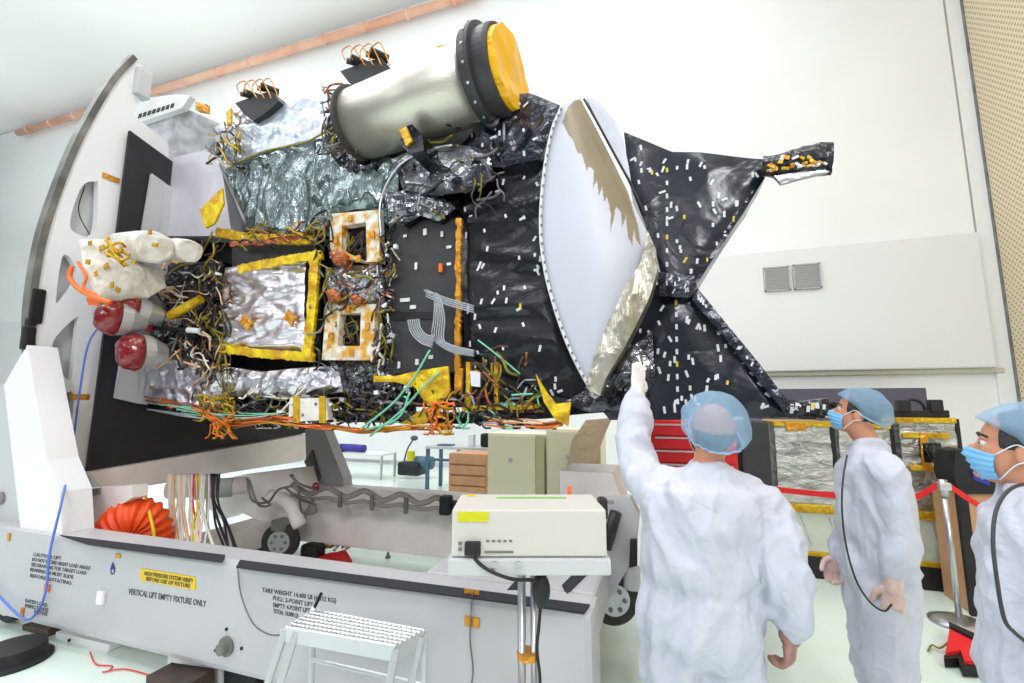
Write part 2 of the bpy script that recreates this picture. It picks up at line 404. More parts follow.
# big raised wall panel (hangar door leaf) with its lower tier, and the trim under it
struct('trim_1', bx(-31, 5.8, 10.9, 11, 4.95, 13.8, .01), M['wall'])
struct('trim_2', bx(-31, 5.8, 10.8, 11, 2.33, 4.94, .03), M['wall2'])
struct('trim_3', bx(-31, 5.95, 10.9, 11, 2.24, 2.33, .01), M['trim'])
struct('trim_4', bx(5.85, 6.1, 10.93, 11, 0, 13.9, .01), M['wall'])
struct('trim_5', bx(6.085, 6.12, 10.86, 10.94, 0, 13.9), M['rim'])
struct('baseboard_back', bx(-32, 6.1, 10.97, 11, 0, .12), M['shade'])
# salmon pipe along the top of the back wall
p = thing('ceiling_pipe', (-12, 10.9, 13.5), 'long salmon pink pipe running high along the back wall under the ceiling', 'pipe')
a, b = at(18, 133, Y=10.7), at(480, -8, Y=10.7)
mk('pipe_run', *cyl(a, b, .13, n=12), M['pipe'], p, smooth=True)
for i in range(14):
    q = a.lerp(b, (i+.5)/14); d = (b-a).normalized(); mk('pipe_clamp', *cyl(q-d*.05, q+d*.05, .16, n=12), M['pipe'], p)
# wall vent
t = thing('wall_vent', at(792, 290, Y=10.8), 'grey twin louvred vent grille on the white back wall', 'vent')
for (x0, x1, y0, y1) in ((763, 791, 268, 290), (792, 822, 265, 288)):
    A, B = at(x0, y0, Y=10.77), at(x1, y1, Y=10.77); mb = MB()
    mb.add(bx(A.x, B.x, 10.77, 10.8, B.z, A.z), M['shade'])
    mb.build('grille_back', t)
    mb = MB(); w_ = B.x-A.x; hh = A.z-B.z
    for k in range(14):
        z = B.z+hh*(k+.5)/14; mb.add(bx(A.x+.02, B.x-.02, 10.745, 10.77, z-.008, z+.008), M['vent'])
    for q in (bx(A.x, B.x, 10.74, 10.78, A.z-.03, A.z), bx(A.x, B.x, 10.74, 10.78, B.z, B.z+.03), bx(A.x, A.x+.03, 10.74, 10.78, B.z, A.z), bx(B.x-.03, B.x, 10.74, 10.78, B.z, A.z)):
        mb.add(q, M['vent'])
    mb.build('louvre_grille', t)
# ---------------------------------------------------------------- dark panel along the wall behind the cabinets
A = at(765, 389, Y=10.2); B = at(929, 413, Y=10.2)
t = thing('wall_screen', (A.x+1, 10.2, 0), 'long dark violet grey board standing behind the foil wrapped cabinets', 'board')
mk('board', *bx(A.x-.4, B.x, 10.2, 10.26, .3, A.z, .01), M['violet'], t)
for x in (A.x-.3, B.x-.15): mk('foot', *bx(x, x+.1, 10.05, 10.4, 0, .32), M['shade'], t)

# ================================================================= foil-wrapped cabinets
def cabinet(x0, x1, ztop, label, buckle, bars):
    Y0, Y1 = 5.4, 6.0
    t = thing('wrapped_cabinet', ((x0+x1)/2, Y0+.3, 0), label, 'cabinet', None)
    def fr(x0, x1, z0, z1, y=Y0): return [V((x0, y, z0)), V((x1, y, z0)), V((x1, y, z1)), V((x0, y, z1))]
    mk('base', *bx(x0, x1, Y0-.03, Y1, .0, .2, .01), M['black'], t)
    crinkle(fr(x0, x1, .24, .63), .55, .05, .012, 5, m=M['cabwhite'], seed=int(x0*10), back=V((0, .55, 0))).build('lower_wrap', t)
    crinkle(fr(x0, x1, .68, ztop), .55, .04, .014, 7, m=M['foilcab'], seed=int(x0*17)+3, stretch=(1, 1, 3.5), back=V((0, .55, 0)), ragged=.006).build('foil_wrap', t)
    for z, hh in ((.61, .08), (.2, .045), (ztop-.02, .05)):
        mk('tape_band', *bx(x0-.012, x1+.012, Y0-.02, Y1-.02, z, z+hh, .006), M['gold'], t, label='gold tape band')
    mk('corner_post', *bx(x1+.006, x1+.045, Y0+.01, Y0+.12, .0, ztop+.02, .004), M['black'], t)
    if x0 < 1.2: mk('amber_patch', *bx(x0+.1, x0+.28, Y0-.03, Y0-.01, ztop-.06, ztop+.02, .004), M['amber'], t)
    if bars:
        mb = MB(); mb.add(bx(x0, x1, Y0+.05, Y0+.3, ztop+.03, ztop+.1, .01), M['black'])
        mb.build('top_rail', t)
        for x in (x0+.08, x1-.1):
            mk('lug', *bx(x-.05, x+.05, Y0+.02, Y0+.12, ztop+.08, ztop+.2, .015), M['black'], t)
        c = V(((x0*.6+x1*.4), Y0+.1, ztop+.1))
        mk('lifting_ring', *pipe([c+V((math.cos(a)*.09, 0, max(0, math.sin(a))*.1)) for a in [k*math.pi/8 for k in range(9)]], .014), M['black'], t, smooth=True)
    for k in range(4):
        mk('brace', *pipe([V((x0+.05+(x1-x0)*k/4, Y0-.012, .58)), V((x0+.02+(x1-x0)*(k+.9)/4, Y0-.012, .3))], .006, sm=0), M['shade'], t) if k % 2 else None
    if buckle:
        x, z = buckle; mb = MB()
        mb.add(bx(x-.03, x+.03, Y0-.045, Y0-.02, z-.3, z+.05, .004), M['amber'])
        mb.add(bx(x-.16, x+.2, Y0-.04, Y0-.02, z+.0, z+.05, .004), M['gold']); mb.add(bx(x-.13, x+.16, Y0-.04, Y0-.02, z-.3, z-.25, .004), M['gold'])
        mb.add(bx(x-.02, x+.12, Y0-.05, Y0-.03, z-.22, z-.04, .004), M['darkfoil'])
        mb.build('strap_patch', t)
    return t
cabinet(1.04, 1.53, 1.47, 'silver foil wrapped cabinet left of the middle man, beside the dark grey crate', None, False)
cabinet(1.60, 2.02, 1.46, 'silver foil wrapped cabinet mostly hidden behind the middle man', None, False)
cabinet(2.10, 2.53, 1.52, 'silver foil wrapped cabinet right of the middle man, with amber strap patch', (2.27, 1.36), True)
mk('equipment_crate', *bx(.72, .99, 5.4, 5.95, .0, 1.5, .02), M['avblk'], label='tall dark grey crate between the red tool chest and the wrapped cabinets', cat='crate')
# black cable clutter lying along cabinet tops
t = thing('cable_heap', (1.3, 5.55, 1.52), 'dark tangled harness heap with small white tags lying on the left cabinets', 'cables')
rnd = random.Random(5); mb = MB(); mb2 = MB()
for k in range(26):
    x = .95+rnd.random()*.75; p0 = V((x, 5.4+rnd.random()*.2, 1.54)); pts = [p0+V((rnd.uniform(-.18, .18), rnd.uniform(-.05, .05), abs(rnd.uniform(0, .16)))) for _ in range(4)]
    mb.add(pipe([p0]+pts, rnd.uniform(.008, .02), 6, 4), M['black'])
    q = pts[1]; mb2.add(box(q-V((0, .03, 0)), (.03, .008, .018)), M['tab'])
mb.build('cable_strands', t, smooth=True); mb2.build('cable_tags', t)
# tool chest
t = thing('tool_chest', (.3, 5.6, 0), 'red steel tool chest with drawers behind the man pointing up', 'tool chest')
x0, x1 = -.19, .68; mk('chest_body', *bx(x0, x1, 5.4, 5.9, .1, 1.5, .015), M['redp'], t)
for k in range(9):
    z = .2+k*.142; d = mk('drawer', *bx(x0+.03, x1-.03, 5.375, 5.41, z, z+.12, .006), M['redp'], t)
    mk('drawer_handle', *bx(x0+.05, x1-.05, 5.355, 5.375, z+.105, z+.122, .003), M['alu'], d)
for x in (x0+.08, x1-.08): mk('caster', *cyl((x-.02, 5.5, .05), (x+.02, 5.5, .05), .05), M['rubber'], t)
# cream cabinets, wood drawers, table
def cream(px0, px1, pyt, Y, label, side=True):
    A = at(px0, pyt, Y=Y); B = at(px1, pyt, Y=Y)
    t = thing('filing_cabinet', ((A.x+B.x)/2, Y+.3, 0), label, 'cabinet')
    mk('cabinet_body', *bx(A.x, B.x, Y, Y+.6, .03, A.z, .01), M['cream'], t)
    mk('door', *bx(A.x+.03, B.x-.13, Y-.025, Y, .08, A.z-.03, .006), M['cream'], t)
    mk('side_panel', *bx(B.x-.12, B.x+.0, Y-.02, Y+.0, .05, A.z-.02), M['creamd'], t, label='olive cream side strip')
    mk('badge', *bx((A.x+B.x)/2-.1, (A.x+B.x)/2-.04, Y-.03, Y-.02, A.z-.42, A.z-.36, .003), M['shade'], t)
    mk('plinth', *bx(A.x+.02, B.x-.02, Y+.03, Y+.57, 0, .04), M['black'], t)
cream(488, 544, 433, 6.6, 'cream filing cabinet beside the brown wooden drawers under the spacecraft')
cream(546, 600, 429, 6.6, 'cream cabinet behind the roll of brown paper')
t = thing('paper_roll', at(585, 490, Y=6.35), 'crumpled brown paper sheet leaning over the cream cabinet', 'paper')
crinkle(px([(572, 440), (586, 420), (612, 418), (604, 436), (592, 470), (584, 524), (556, 524), (566, 470)], 6.35), .04, .05, .03, 4, m=M['paper'], seed=4).build('paper_sheet', t)
t = thing('drawer_unit', at(470, 500, Y=7.2), 'light brown wooden drawer unit under the blue table end', 'drawers')
A = at(449, 453, Y=7.2); B = at(487, 453, Y=7.2); t.location.z = 0; ROOTS[t.name] = V(t.location)
mk('unit_body', *bx(A.x, B.x, 7.2, 7.8, .0, A.z, .01), M['brown'], t)
for k in range(4):
    z = A.z-.17*(k+1); mk('drawer', *bx(A.x+.02, B.x-.02, 7.17, 7.2, z, z+.145, .006), M['brown'], t)
A = at(425, 446, Y=8.0); B = at(490, 446, Y=8.0)
t = thing('work_table', ((A.x+B.x)/2, 8.3, 0), 'blue steel work table with papers behind the drawer unit', 'table')
mk('table_top', *bx(A.x, B.x, 8, 8.7, A.z-.05, A.z, .006), M['shade'], t)
for x in (A.x+.04, A.x+.7):
    for y in (8.05, 8.6): mk('leg', *bx(x-.03, x+.03, y-.03, y+.03, 0, A.z-.05), M['greentab'], t)
mk('side_rail', *bx(A.x, A.x+.8, 8.02, 8.06, A.z-.28, A.z-.23), M['greentab'], t)
def small(name, label, cat, c, sz, m): mk(name, *box(c, sz, None, min(sz)*.2), m, label=label, cat=cat)
small('glass_jar', 'clear white bottle on the blue work table', 'jar', V((A.x+.9, 8.2, A.z+.12)), (.12, .12, .24), M['maskw'])
small('equipment_box', 'small black box at the right end of the work table', 'box', V((B.x-.12, 8.2, A.z+.13)), (.25, .2, .25), M['black'])
small('book', 'blue notebook lying on the work table', 'book', V((A.x+.35, 8.2, A.z+.015)), (.3, .2, .03), M['greentab'])
# vacuum pump and lamp on the floor at the far wall
t = thing('floor_pump', at(412, 478, Z=0), 'dark teal pump on the floor left of the blue table, with bent lamp', 'pump')
L = V(t.location)
mk('pump_body', *box(L+V((0, 0, .22)), (.55, .4, .3), None, .06), M['darkw'], t); mk('motor', *cyl(L+V((.1, 0, .35)), (L+V((.5, 0, .35))), .14), M['greentab'], t, smooth=True)
mk('hose_stem', *pipe([L+V((-.25, 0, .2)), L+V((-.15, 0, .6)), L+V((.0, 0, .85))], .02), M['greentab'], t, smooth=True)
mk('lamp_head', *ball(L+V((.03, 0, .88)), (.09, .07, .06), 8), M['violet'], t, smooth=True)
mk('yellow_can', *cyl(L+V((.02, -.1, .4)), L+V((.02, -.1, .6)), .09), M['olive'], t)
# white parts cart at left behind
A = at(318, 452, Y=8.6)
t = thing('parts_cart', (A.x+.9, 8.9, 0), 'low white cart with a blue cloth bundle, seen under the spacecraft', 'cart')
mk('cart_top', *bx(A.x, A.x+1.7, 8.6, 9.2, A.z-.03, A.z, .01), M['wall2'], t)
mk('shelf', *bx(A.x+.02, A.x+1.68, 8.62, 9.18, .35, .38, .01), M['wall2'], t)
for x in (A.x+.04, A.x+1.66):
    for y in (8.64, 9.16): mk('leg', *bx(x-.02, x+.02, y-.02, y+.02, .03, A.z-.03), M['alu'], t)
t2 = thing('cloth_bundle', (A.x+.7, 8.8, A.z), 'dark blue rolled cloth lying on the low white cart', 'cloth')
mk('roll', *pipe([V((A.x+.35, 8.8, A.z+.09)), V((A.x+.7, 8.8, A.z+.1)), V((A.x+1.1, 8.8, A.z+.09))], .085, 12), M['purple'], t2, smooth=True)
mk('tie', *cyl((A.x+.5, 8.8, A.z+.09), (A.x+.54, 8.8, A.z+.09), .095), M['black'], t2)
small('tool_can', 'yellow green can standing at the right foot of the dark frame, on the far floor', 'can', V((at(337, 470, Y=7.5).x, 7.5, .25)), (.1, .1, .5), M['olive'])

# ================================================================= belt barrier
t = thing('barrier_post', at(960, 624, Z=0), 'chrome barrier post with round base and red belt, right of the middle man', 'barrier')
L = V(t.location); top = at(948, 503, Y=L.y)
mk('base_disc', *lathe(L, (0, 0, 1), [(0, .19), (.015, .19), (.04, .12), (.05, .04)], 32), M['steel'], t, smooth=True)
mk('post', *cyl(L+V((0, 0, .04)), V((L.x, L.y, .98)), .02), M['steel'], t, smooth=True)
mk('head', *cyl(V((L.x, L.y, .95)), V((L.x, L.y, 1.08)), .028), M['steel'], t, smooth=True)
mk('belt_cassette', *box((L.x, L.y, 1.03), (.08, .07, .06), None, .01), M['alu'], t)
def belt(pts, w_, th=.004):
    v = []; f = []
    for p_ in pts:
        for dy in (-th, th):
            for dz in (-w_/2, w_/2): v.append(V(p_)+V((0, dy, dz)))
    for i in range(len(pts)-1):
        a, b = 4*i, 4*i+4
        f += [(a, b, b+1, a+1), (a+2, a+3, b+3, b+2), (a, a+2, b+2, b), (a+1, b+1, b+3, a+3)]
    f += [(0, 1, 3, 2), (len(v)-4, len(v)-2, len(v)-1, len(v)-3)]
    return v, f
z0 = 1.04
mk('belt', *belt(spline([V((L.x-.03, L.y, z0)), at(905, 499, Y=L.y+.1), at(832, 495, Y=L.y+.2), at(772, 489, Y=L.y+.3)], 6), .05), M['redp'], t, label='red belt reaching left behind the men')
mk('belt', *belt([V((L.x+.03, L.y, z0)), at(985, 510, Y=L.y+.05)], .05), M['redp'], t, label='red belt reaching right')
t = thing('barrier_post', at(941, 575, Z=0), 'second chrome barrier post leaning beside the wrapped cabinet', 'barrier')
L = V(t.location)
L2 = at(944, 507, Y=L.y-.1)
mk('post', *cyl(L+V((0, 0, .03)), L2, .024), M['steel'], t, smooth=True)
mk('base_disc', *lathe(L, (0, 0, 1), [(0, .15), (.015, .15), (.035, .03)], 28), M['steel'], t, smooth=True)
# red bag on floor
L = at(962, 668, Z=0)
t = thing('floor_bag', L, 'red fabric bag with black trim on the floor by the barrier base', 'bag')
q = [at(951, 638, Y=L.y+.05), at(982, 652, Y=L.y+.05), at(986, 674, Y=L.y-.02), at(966, 672, Y=L.y-.02), at(962, 660, Y=L.y-.02), at(946, 664, Y=L.y-.02)]
for v_ in q: v_.z = max(v_.z, .02)
def slab(pts, th): return hexa([at(a, b, Z=.0)+V((0, 0, .01)) for a, b in pts], (0, 0, th))
mk('bag_body', *slab([(951, 640), (978, 650), (987, 676), (966, 674), (962, 663), (947, 666)], .07), M['redcloth'], t)
mk('black_trim', *slab([(950, 636), (984, 652), (980, 656), (952, 641)], .09), M['black'], t)
mk('edge_trim', *slab([(945, 665), (962, 661), (966, 673), (986, 674), (988, 679), (963, 678), (959, 668), (945, 669)], .05), M['black'], t)
mk('pull_cord', *pipe([at(950, 641, Z=.05), at(940, 648, Z=.03), at(932, 645, Z=.02), at(928, 651, Z=.02)], .006), M['olivew'], t, smooth=True)
# dark equipment heap and boxes at right behind the right man
t = thing('equipment_case', at(975, 540, Y=4.9), 'black equipment case with violet screen behind the right-hand man', 'case')
t.location.z = 0; ROOTS[t.name] = V(t.location); L = V(t.location)
A, B = at(957, 492, Y=4.9), at(1000, 520, Y=4.9)
mk('shelf_box', *bx(A.x, B.x, 4.9, 5.3, .0, A.z, .01), M['brown'], t)
crinkle(px([(955, 452), (968, 450), (978, 468), (998, 480), (1000, 494), (960, 494), (953, 475)], 4.85), .3, .04, .02, 6, m=M['black'], seed=9, back=V((0, .3, 0))).build('case_cover', t)
mk('screen', *hexa(px([(972, 470), (990, 478), (990, 486), (974, 480)], 4.83), (0, .02, 0)), M['purple'], t)
mk('case_post', *bx(A.x-.02, A.x+.05, 4.86, 4.9, 0, 1.3), M['black'], t)
# ================================================================= transport dolly
BY = 2.2
dolly = thing('transport_dolly', (-2.4, 3.2, 0), 'long white transport dolly whose lettered beams carry the tilt frame and spacecraft', 'dolly')
fb = mk('front_beam', *bx(-6.4, -.36, BY, BY+.24, .13, .745, .035), M['white'], dolly)
xa, xb = at(62, 540, Z=.75).x, at(225, 560, Z=.75).x
mk('anti_slip_strip', *hexa([at(60, 536, Z=.748), at(225, 556, Z=.748), at(222, 563, Z=.748), at(88, 545, Z=.748)], (0, 0, .008)), M['chevron'], dolly, label='black strip on the beam top')
mk('anti_slip_strip', *hexa([at(240, 561, Z=.748), at(590, 606, Z=.748), at(584, 614, Z=.748), at(236, 568, Z=.748)], (0, 0, .008)), M['chevron'], dolly, label='black strip on the beam top')
mk('rear_beam', *bx(-4.3, -1.0, 4.32, 4.55, .14, .76, .03), M['white2'], dolly)
mk('end_deck', *bx(-1.35, -.38, BY+.24, 4.3, .5, .74, .02), M['white'], dolly)
mk('cross_beam', *bx(-4.5, -4.2, BY+.24, 4.32, .15, .4, .02), M['white2'], dolly)
for q in ([(562, 586), (573, 575), (588, 574), (567, 595)], [(533, 574), (548, 574), (541, 584), (536, 580)], [(507, 591), (517, 580), (519, 591)]):
    mk('chevron_mark', *hexa([at(a, b, Z=.741) for a, b in q], (0, 0, .006)), M['chevron'], dolly, label='black anti slip patch')
# support post at the left end
mk('support_post', *hexa(px([(4, 385), (27, 345), (47, 460), (60, 492), (62, 537), (22, 541)], 2.24), (0, .2, 0)), M['whiteb'], dolly)
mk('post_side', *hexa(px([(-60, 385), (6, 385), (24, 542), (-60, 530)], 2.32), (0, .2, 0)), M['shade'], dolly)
c = at(2, 498, Y=2.32); pk = mk('post_knob', *lathe(c, (0, -1, 0), [(0, .05), (.02, .05), (.03, .03), (.06, .025)], 20), M['rim'], dolly, smooth=False)
# hardware on the front beam
c = at(227, 646, Y=BY); mk('lock_knob', *lathe(c, (0, -1, 0), [(0, .055), (.012, .055), (.016, .035), (.05, .032), (.055, .02)], 24), M['rim'], dolly)
for q in ((227, 629), (216, 650), (242, 648)):
    c = at(*q, Y=BY); mk('screw', *cyl(c, c+V((0, -.008, 0)), .009, n=10), M['black'], dolly)
c = at(103, 597, Y=BY); mk('sensor_box', *box(c-V((0, .012, 0)), (.06, .026, .085), None, .008), M['wall'], dolly)
def fit_text(body, A, B, hpx, m, parent, Y=BY, bold=.012, label=None):
    a, b = at(*A, Y=Y-.002), at(*B, Y=Y-.002); v, f = text(body, 1, m, (0, 0, 0), (1, 0, 0), (0, 0, 1), bold=bold)
    x0, x1 = min(q.x for q in v), max(q.x for q in v); hh = (at(A[0], A[1], Y=Y)-at(A[0], A[1]+hpx, Y=Y)).z/.72
    d = b-a; s = d.length/(x1-x0); d.normalize()
    vv = [a+d*(q.x-x0)*s+V((0, 0, q.z*hh))+V((0, q.y, 0)) for q in v]
    return mk('lettering', vv, f, m, parent, label=label)
fit_text('VERTICAL LIFT EMPTY FIXTURE ONLY', (128, 594), (206, 607), 6, M['ink'], dolly)
lab = MB().add(hexa([p_-V((0, .001, 0)) for p_ in px([(141, 568), (196, 577), (196, 590), (141, 580)], BY)], (0, -.003, 0)), M['label']).build('warning_label', dolly, label='yellow warning label')
fit_text('HIGH PRESSURE SYSTEM VERIFY', (144, 575), (193, 583), 4, M['ink'], lab, Y=BY-.004)
fit_text('BEFORE USE OF FIXTURE', (146, 580.5), (190, 588), 4, M['ink'], lab, Y=BY-.004)
for s, A, B in (('TARE WEIGHT 14,400 LB (6,532 KG)', (262, 592), (336, 603)), ('FULL: 2-POINT LIFT', (273, 600), (313, 607)), ('EMPTY: 4-POINT LIFT', (273, 607), (310, 613)), ('TOTAL: 10,000 LB', (273, 613), (298, 618))):
    fit_text(s, A, B, 4.5, M['ink'], dolly)
for s, A, B in (('CAUTION: LIFT', (33, 556), (61, 560)), ('DO NOT EXCEED RIGHT LOAD ANGLE', (32, 561), (90, 570)), ('SEE DRAWING FOR TARGET LOAD', (31, 566), (86, 575)), ('BEARING IN MUST SLIDE', (30, 571), (73, 579)), ('BEFORE ROTATING', (30, 577), (71, 585)), ('RATED LOAD', (25, 602), (47, 607)), ('INSPECT DATE', (25, 607), (48, 612)), ('NEXT DUE', (34, 613), (47, 616))):
    fit_text(s, A, B, 3.6, M['ink'], dolly)
mk('lettering', *lathe(at(113, 571, Y=BY)+V((0, 0, 0)), (0, -1, 0), [(0, .022), (.003, .022), (.003, .014)], 20, cap=False), M['blueink'], dolly, label='blue drop mark')
mk('lettering', *hexa(px([(110.5, 569), (113, 562), (115.5, 569)], BY-.001), (0, -.003, 0)), M['blueink'], dolly, label='blue drop mark tip')
for (x, y, w_, h_) in ((47, 588, 9, 7), (118, 556, 7, 4), (9, 537, 4, 8), (22, 614, 5, 12), (472, 622, 16, 9), (472, 592, 16, 5)):
    c = at(x, y, Y=BY-.004); s = (c-EYE).dot(FW)/FPX
    mk('tape_piece', *box(c, (w_*s, .008, h_*s), None, .002), M['amber'] if x != 47 else M['orange'], dolly, label='orange tape piece')
# front end closing plate + white curved outrigger at the right end with its wheel
mk('end_bracket', *hexa(px([(597, 512), (604, 500), (630, 498), (639, 515), (636, 548), (628, 568), (614, 592), (603, 603), (598, 612), (596, 560)], 2.95), (0, .12, 0)), M['white'], dolly)
mk('rear_box', *hexa(px([(560, 471), (612, 473), (622, 500), (622, 512), (560, 512)], 3.7), (0, .5, 0)), M['white2'], dolly)
mk('damper', *cyl(at(616, 512, Y=2.9), at(606, 548, Y=2.9), .035), M['darkw'], dolly, smooth=True)
mk('jack_handle', *hexa(px([(630, 541), (637, 541), (637, 566), (629, 568)], 2.9), (0, .05, 0)), M['black'], dolly)
mk('jack_body', *cyl(at(632, 566, Y=3.0), at(632, 588, Y=3.0), .05), M['shade'], dolly)
def caster(c, r, ax, label, parent=dolly, fork=True):
    d = V(ax).normalized(); c = V(c)
    wv = mk('caster_wheel', *lathe(c-d*.05, d, [(0, r*.55), (0, r*.9), (.015, r), (.085, r), (.1, r*.9), (.1, r*.55)], 32), M['rubber'], parent, smooth=False)
    mk('hub', *lathe(c-d*.056, d, [(0, r*.15), (0, r*.6), (.02, r*.66), (.112, r*.6), (.112, r*.15)], 28), M['alu'], wv)
    for k in range(6):
        a = k*math.pi/3; _, u, w2 = frame(d); q = c+(u*math.cos(a)+w2*math.sin(a))*r*.38; mk('hub_bolt', *cyl(q-d*.065, q+d*.065, r*.09, n=8), M['rim'], wv)
    if fork: mk('caster_fork', *box(c+V((0, 0, r*.9))+d*0, (.16, .16, r*.6), None, .02), M['rim'], parent)
caster(at(281, 541, Y=4.02), .19, (.35, -1, 0), '')
caster(at(258, 539, Y=4.15), .17, (.35, -1, 0), '')
caster(at(613, 597, Y=3.1)+V((0, 0, 0)), .155, (.35, -1, 0), '', fork=False)
caster(V((-4.9, 2.35, .16)), .15, (0, -1, 0), '')
# under-beam feet and blocks at the lower left
mk('leveling_pad', *lathe(at(12, 662, Z=.0), (0, 0, 1), [(0, .2), (.02, .2), (.03, .17), (.1, .16), (.12, .05)], 32), M['black'], dolly)
mk('jack_block', *hexa(px([(22, 625), (48, 630), (48, 655), (24, 650)], 2.3), (0, .2, 0)), M['rustblk'], dolly)
for q in ([(56, 632), (110, 645), (108, 652), (100, 655), (55, 648)], [(168, 655), (222, 668), (222, 690), (166, 690)]):
    mk('foot_block', *hexa(px(q, 2.3), (0, .2, 0)), M['wall'], dolly)
for q in ((70, 640), (172, 664)):
    c = at(*q, Y=2.3); mk('screw', *cyl(c, c+V((0, -.01, 0)), .01, n=10), M['black'], dolly)
mk('foot_block', *hexa(px([(224, 669), (255, 677), (255, 700), (224, 700)], 2.28), (0, .2, 0)), M['black'], dolly)
mk('jack_block', *hexa(px([(146, 676), (190, 683), (190, 700), (146, 700)], 2.1), (0, .15, 0)), M['rustblk'], dolly)

# ================================================================= tilt frame (ring plate)
RX = -5.0
tf = thing('tilt_frame', (RX, 4, .75), 'tall white curved tilt frame with black face panel holding the spacecraft', 'frame')
def xp(pts, X=RX): return [at(a, b, X=X) for a, b in pts]
arc_px = [(137, 60), (118, 80), (100, 108), (80, 146), (63, 188), (48, 234), (39, 280), (35, 320), (36, 360), (42, 400), (51, 440), (62, 478)]
arc = spline(xp(arc_px), 5)
outer = arc+xp([(64, 498), (84, 494), (120, 490), (303, 461), (303, 240), (232, 190), (150, 128), (134, 116), (142, 95), (146, 74)])
holes = [spline(xp(h)+xp(h[:1]), 3)[:-1] for h in ([(98, 181), (84, 184), (74, 205), (70, 226), (78, 234), (92, 236), (97, 220)],
         [(69, 256), (62, 258), (56, 302), (66, 296), (75, 282), (76, 268)], [(79, 315), (66, 326), (53, 342), (54, 362), (62, 374), (69, 380), (73, 372)], [(66, 393), (73, 393), (72, 420), (66, 424), (60, 408)])]
loops = [outer]+holes; tri = geometry.tessellate_polygon([[V((0, q.y, q.z)) for q in L_] for L_ in loops]); flat = [q for L_ in loops for q in L_]; n_ = len(flat)
TH_ = .06; vv = flat+[q+V((-TH_, 0, 0)) for q in flat]; ff = [tuple(t) for t in tri]+[tuple(a+n_ for a in reversed(t)) for t in tri]; k = 0
for L_ in loops:
    for i in range(len(L_)): j = (i+1) % len(L_); ff.append((k+i, n_+k+i, n_+k+j, k+j))
    k += len(L_)
me = bmesh.new(); vs2 = [me.verts.new(v_) for v_ in vv]
for f_ in ff:
    try: me.faces.new([vs2[i] for i in f_])
    except ValueError: pass
bmesh.ops.recalc_face_normals(me, faces=me.faces); me.verts.index_update()
vv2 = [v_.co.copy() for v_ in me.verts]; ff2 = [[v_.index for v_ in f_.verts] for f_ in me.faces]; me.free()
mk('curved_plate', vv2, ff2, M['whiteb'], tf)
# inner web seen through the cut-outs
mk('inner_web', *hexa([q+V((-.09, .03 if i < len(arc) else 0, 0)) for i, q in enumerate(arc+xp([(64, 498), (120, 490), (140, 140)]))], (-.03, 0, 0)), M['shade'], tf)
mk('rib', *pipe(xp([(84, 186), (78, 212), (92, 240)], RX-.1), .012), M['black'], tf, smooth=True)
# rim
v = []; f = []
for i, q in enumerate(arc):
    t_ = (arc[min(i+1, len(arc)-1)]-arc[max(i-1, 0)]).normalized(); nn = V((0, t_.z, -t_.y)); nn = -nn if nn.y > 0 else nn
    for (dx, dn) in ((.02, .004), (.02, .055), (-.07, .055), (-.07, .004)): v.append(q+V((dx, 0, 0))+nn*dn)
for i in range(len(arc)-1):
    for k in range(4): j = (k+1) % 4; f.append((4*i+k, 4*i+j, 4*i+4+j, 4*i+4+k))
f += [(3, 2, 1, 0), tuple(len(v)-4+k for k in range(4))]
mk('steel_rim', v, f, M['rim'], tf)
for q, s in (((36, 306), (.05, .1, .3)), ((28, 338), (.06, .08, .2)), ((31, 322), (.05, .07, .08))):
    mk('rim_clamp', *box(at(*q, X=RX)+V((0, .0, 0)), s, None, .02), M['black'], tf)
mk('top_block', *box(at(141, 84, X=RX), (.12, .14, .3), None, .02), M['shade'], tf)
mk('black_panel', *hexa(xp([(128, 131), (172, 163), (232, 200), (302, 243), (304, 433), (85, 471)], RX+.03), (.03, 0, 0)), M['panelblk'], tf)
mk('inner_jamb', *hexa(xp([(150, 174), (163, 183), (134, 403), (113, 398)], RX+.07), (.03, 0, 0)), M['white'], tf)
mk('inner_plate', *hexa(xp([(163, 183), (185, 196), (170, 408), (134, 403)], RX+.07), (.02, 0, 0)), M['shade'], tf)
for q in ((111, 178), (80, 397)): mk('tape_piece', *box(at(*q, X=RX+.006), (.012, .14, .05), None, .003), M['amber'], tf, label='orange tape piece')
mk('bottom_rail', *hexa(xp([(85, 472), (304, 434), (306, 458), (98, 491)], RX+.05), (.08, 0, 0)), M['white2'], tf)
# brackets down to the dolly
mk('foot_bracket', *hexa(px([(70, 490), (132, 486), (132, 498), (120, 505), (117, 514), (104, 522), (98, 536), (84, 540), (74, 515)], 2.62), (0, .12, 0)), M['white2'], tf)
mk('bracket_slot', *hexa(px([(88, 490), (98, 488), (98, 494), (88, 497)], 2.6), (0, .03, 0)), M['rim'], tf)
mk('tie_rod', *cyl(at(60, 482, Y=2.55), at(80, 518, Y=2.55), .035), M['rim'], tf, smooth=True)
mk('rod_end', *ball(at(66, 482, Y=2.5), (.06, .05, .05), 8), M['darkw'], tf, smooth=True)
mk('rear_leg', *hexa(px([(305, 424), (321, 422), (343, 478), (344, 489), (316, 489), (306, 462)], 4.4), (0, .15, 0)), M['white'], tf)
mk('rear_gusset', *hexa(px([(304, 462), (312, 450), (320, 478), (316, 484)], 4.38), (0, .02, 0)), M['rim'], tf)
mk('drive_tube', *cyl(at(168, 490, Y=3.5), at(248, 485, Y=3.9), .09), M['white2'], tf, smooth=True)
mk('drive_housing', *hexa(px([(235, 476), (300, 468), (306, 488), (290, 520), (262, 522), (240, 512), (222, 520), (205, 505), (215, 490)], 4.1), (0, .2, 0)), M['white2'], tf)
mk('drive_arm', *pipe([at(270, 496, Y=3.95), at(288, 502, Y=3.95), at(300, 526, Y=3.95)], .07, 12), M['white2'], tf, smooth=True)
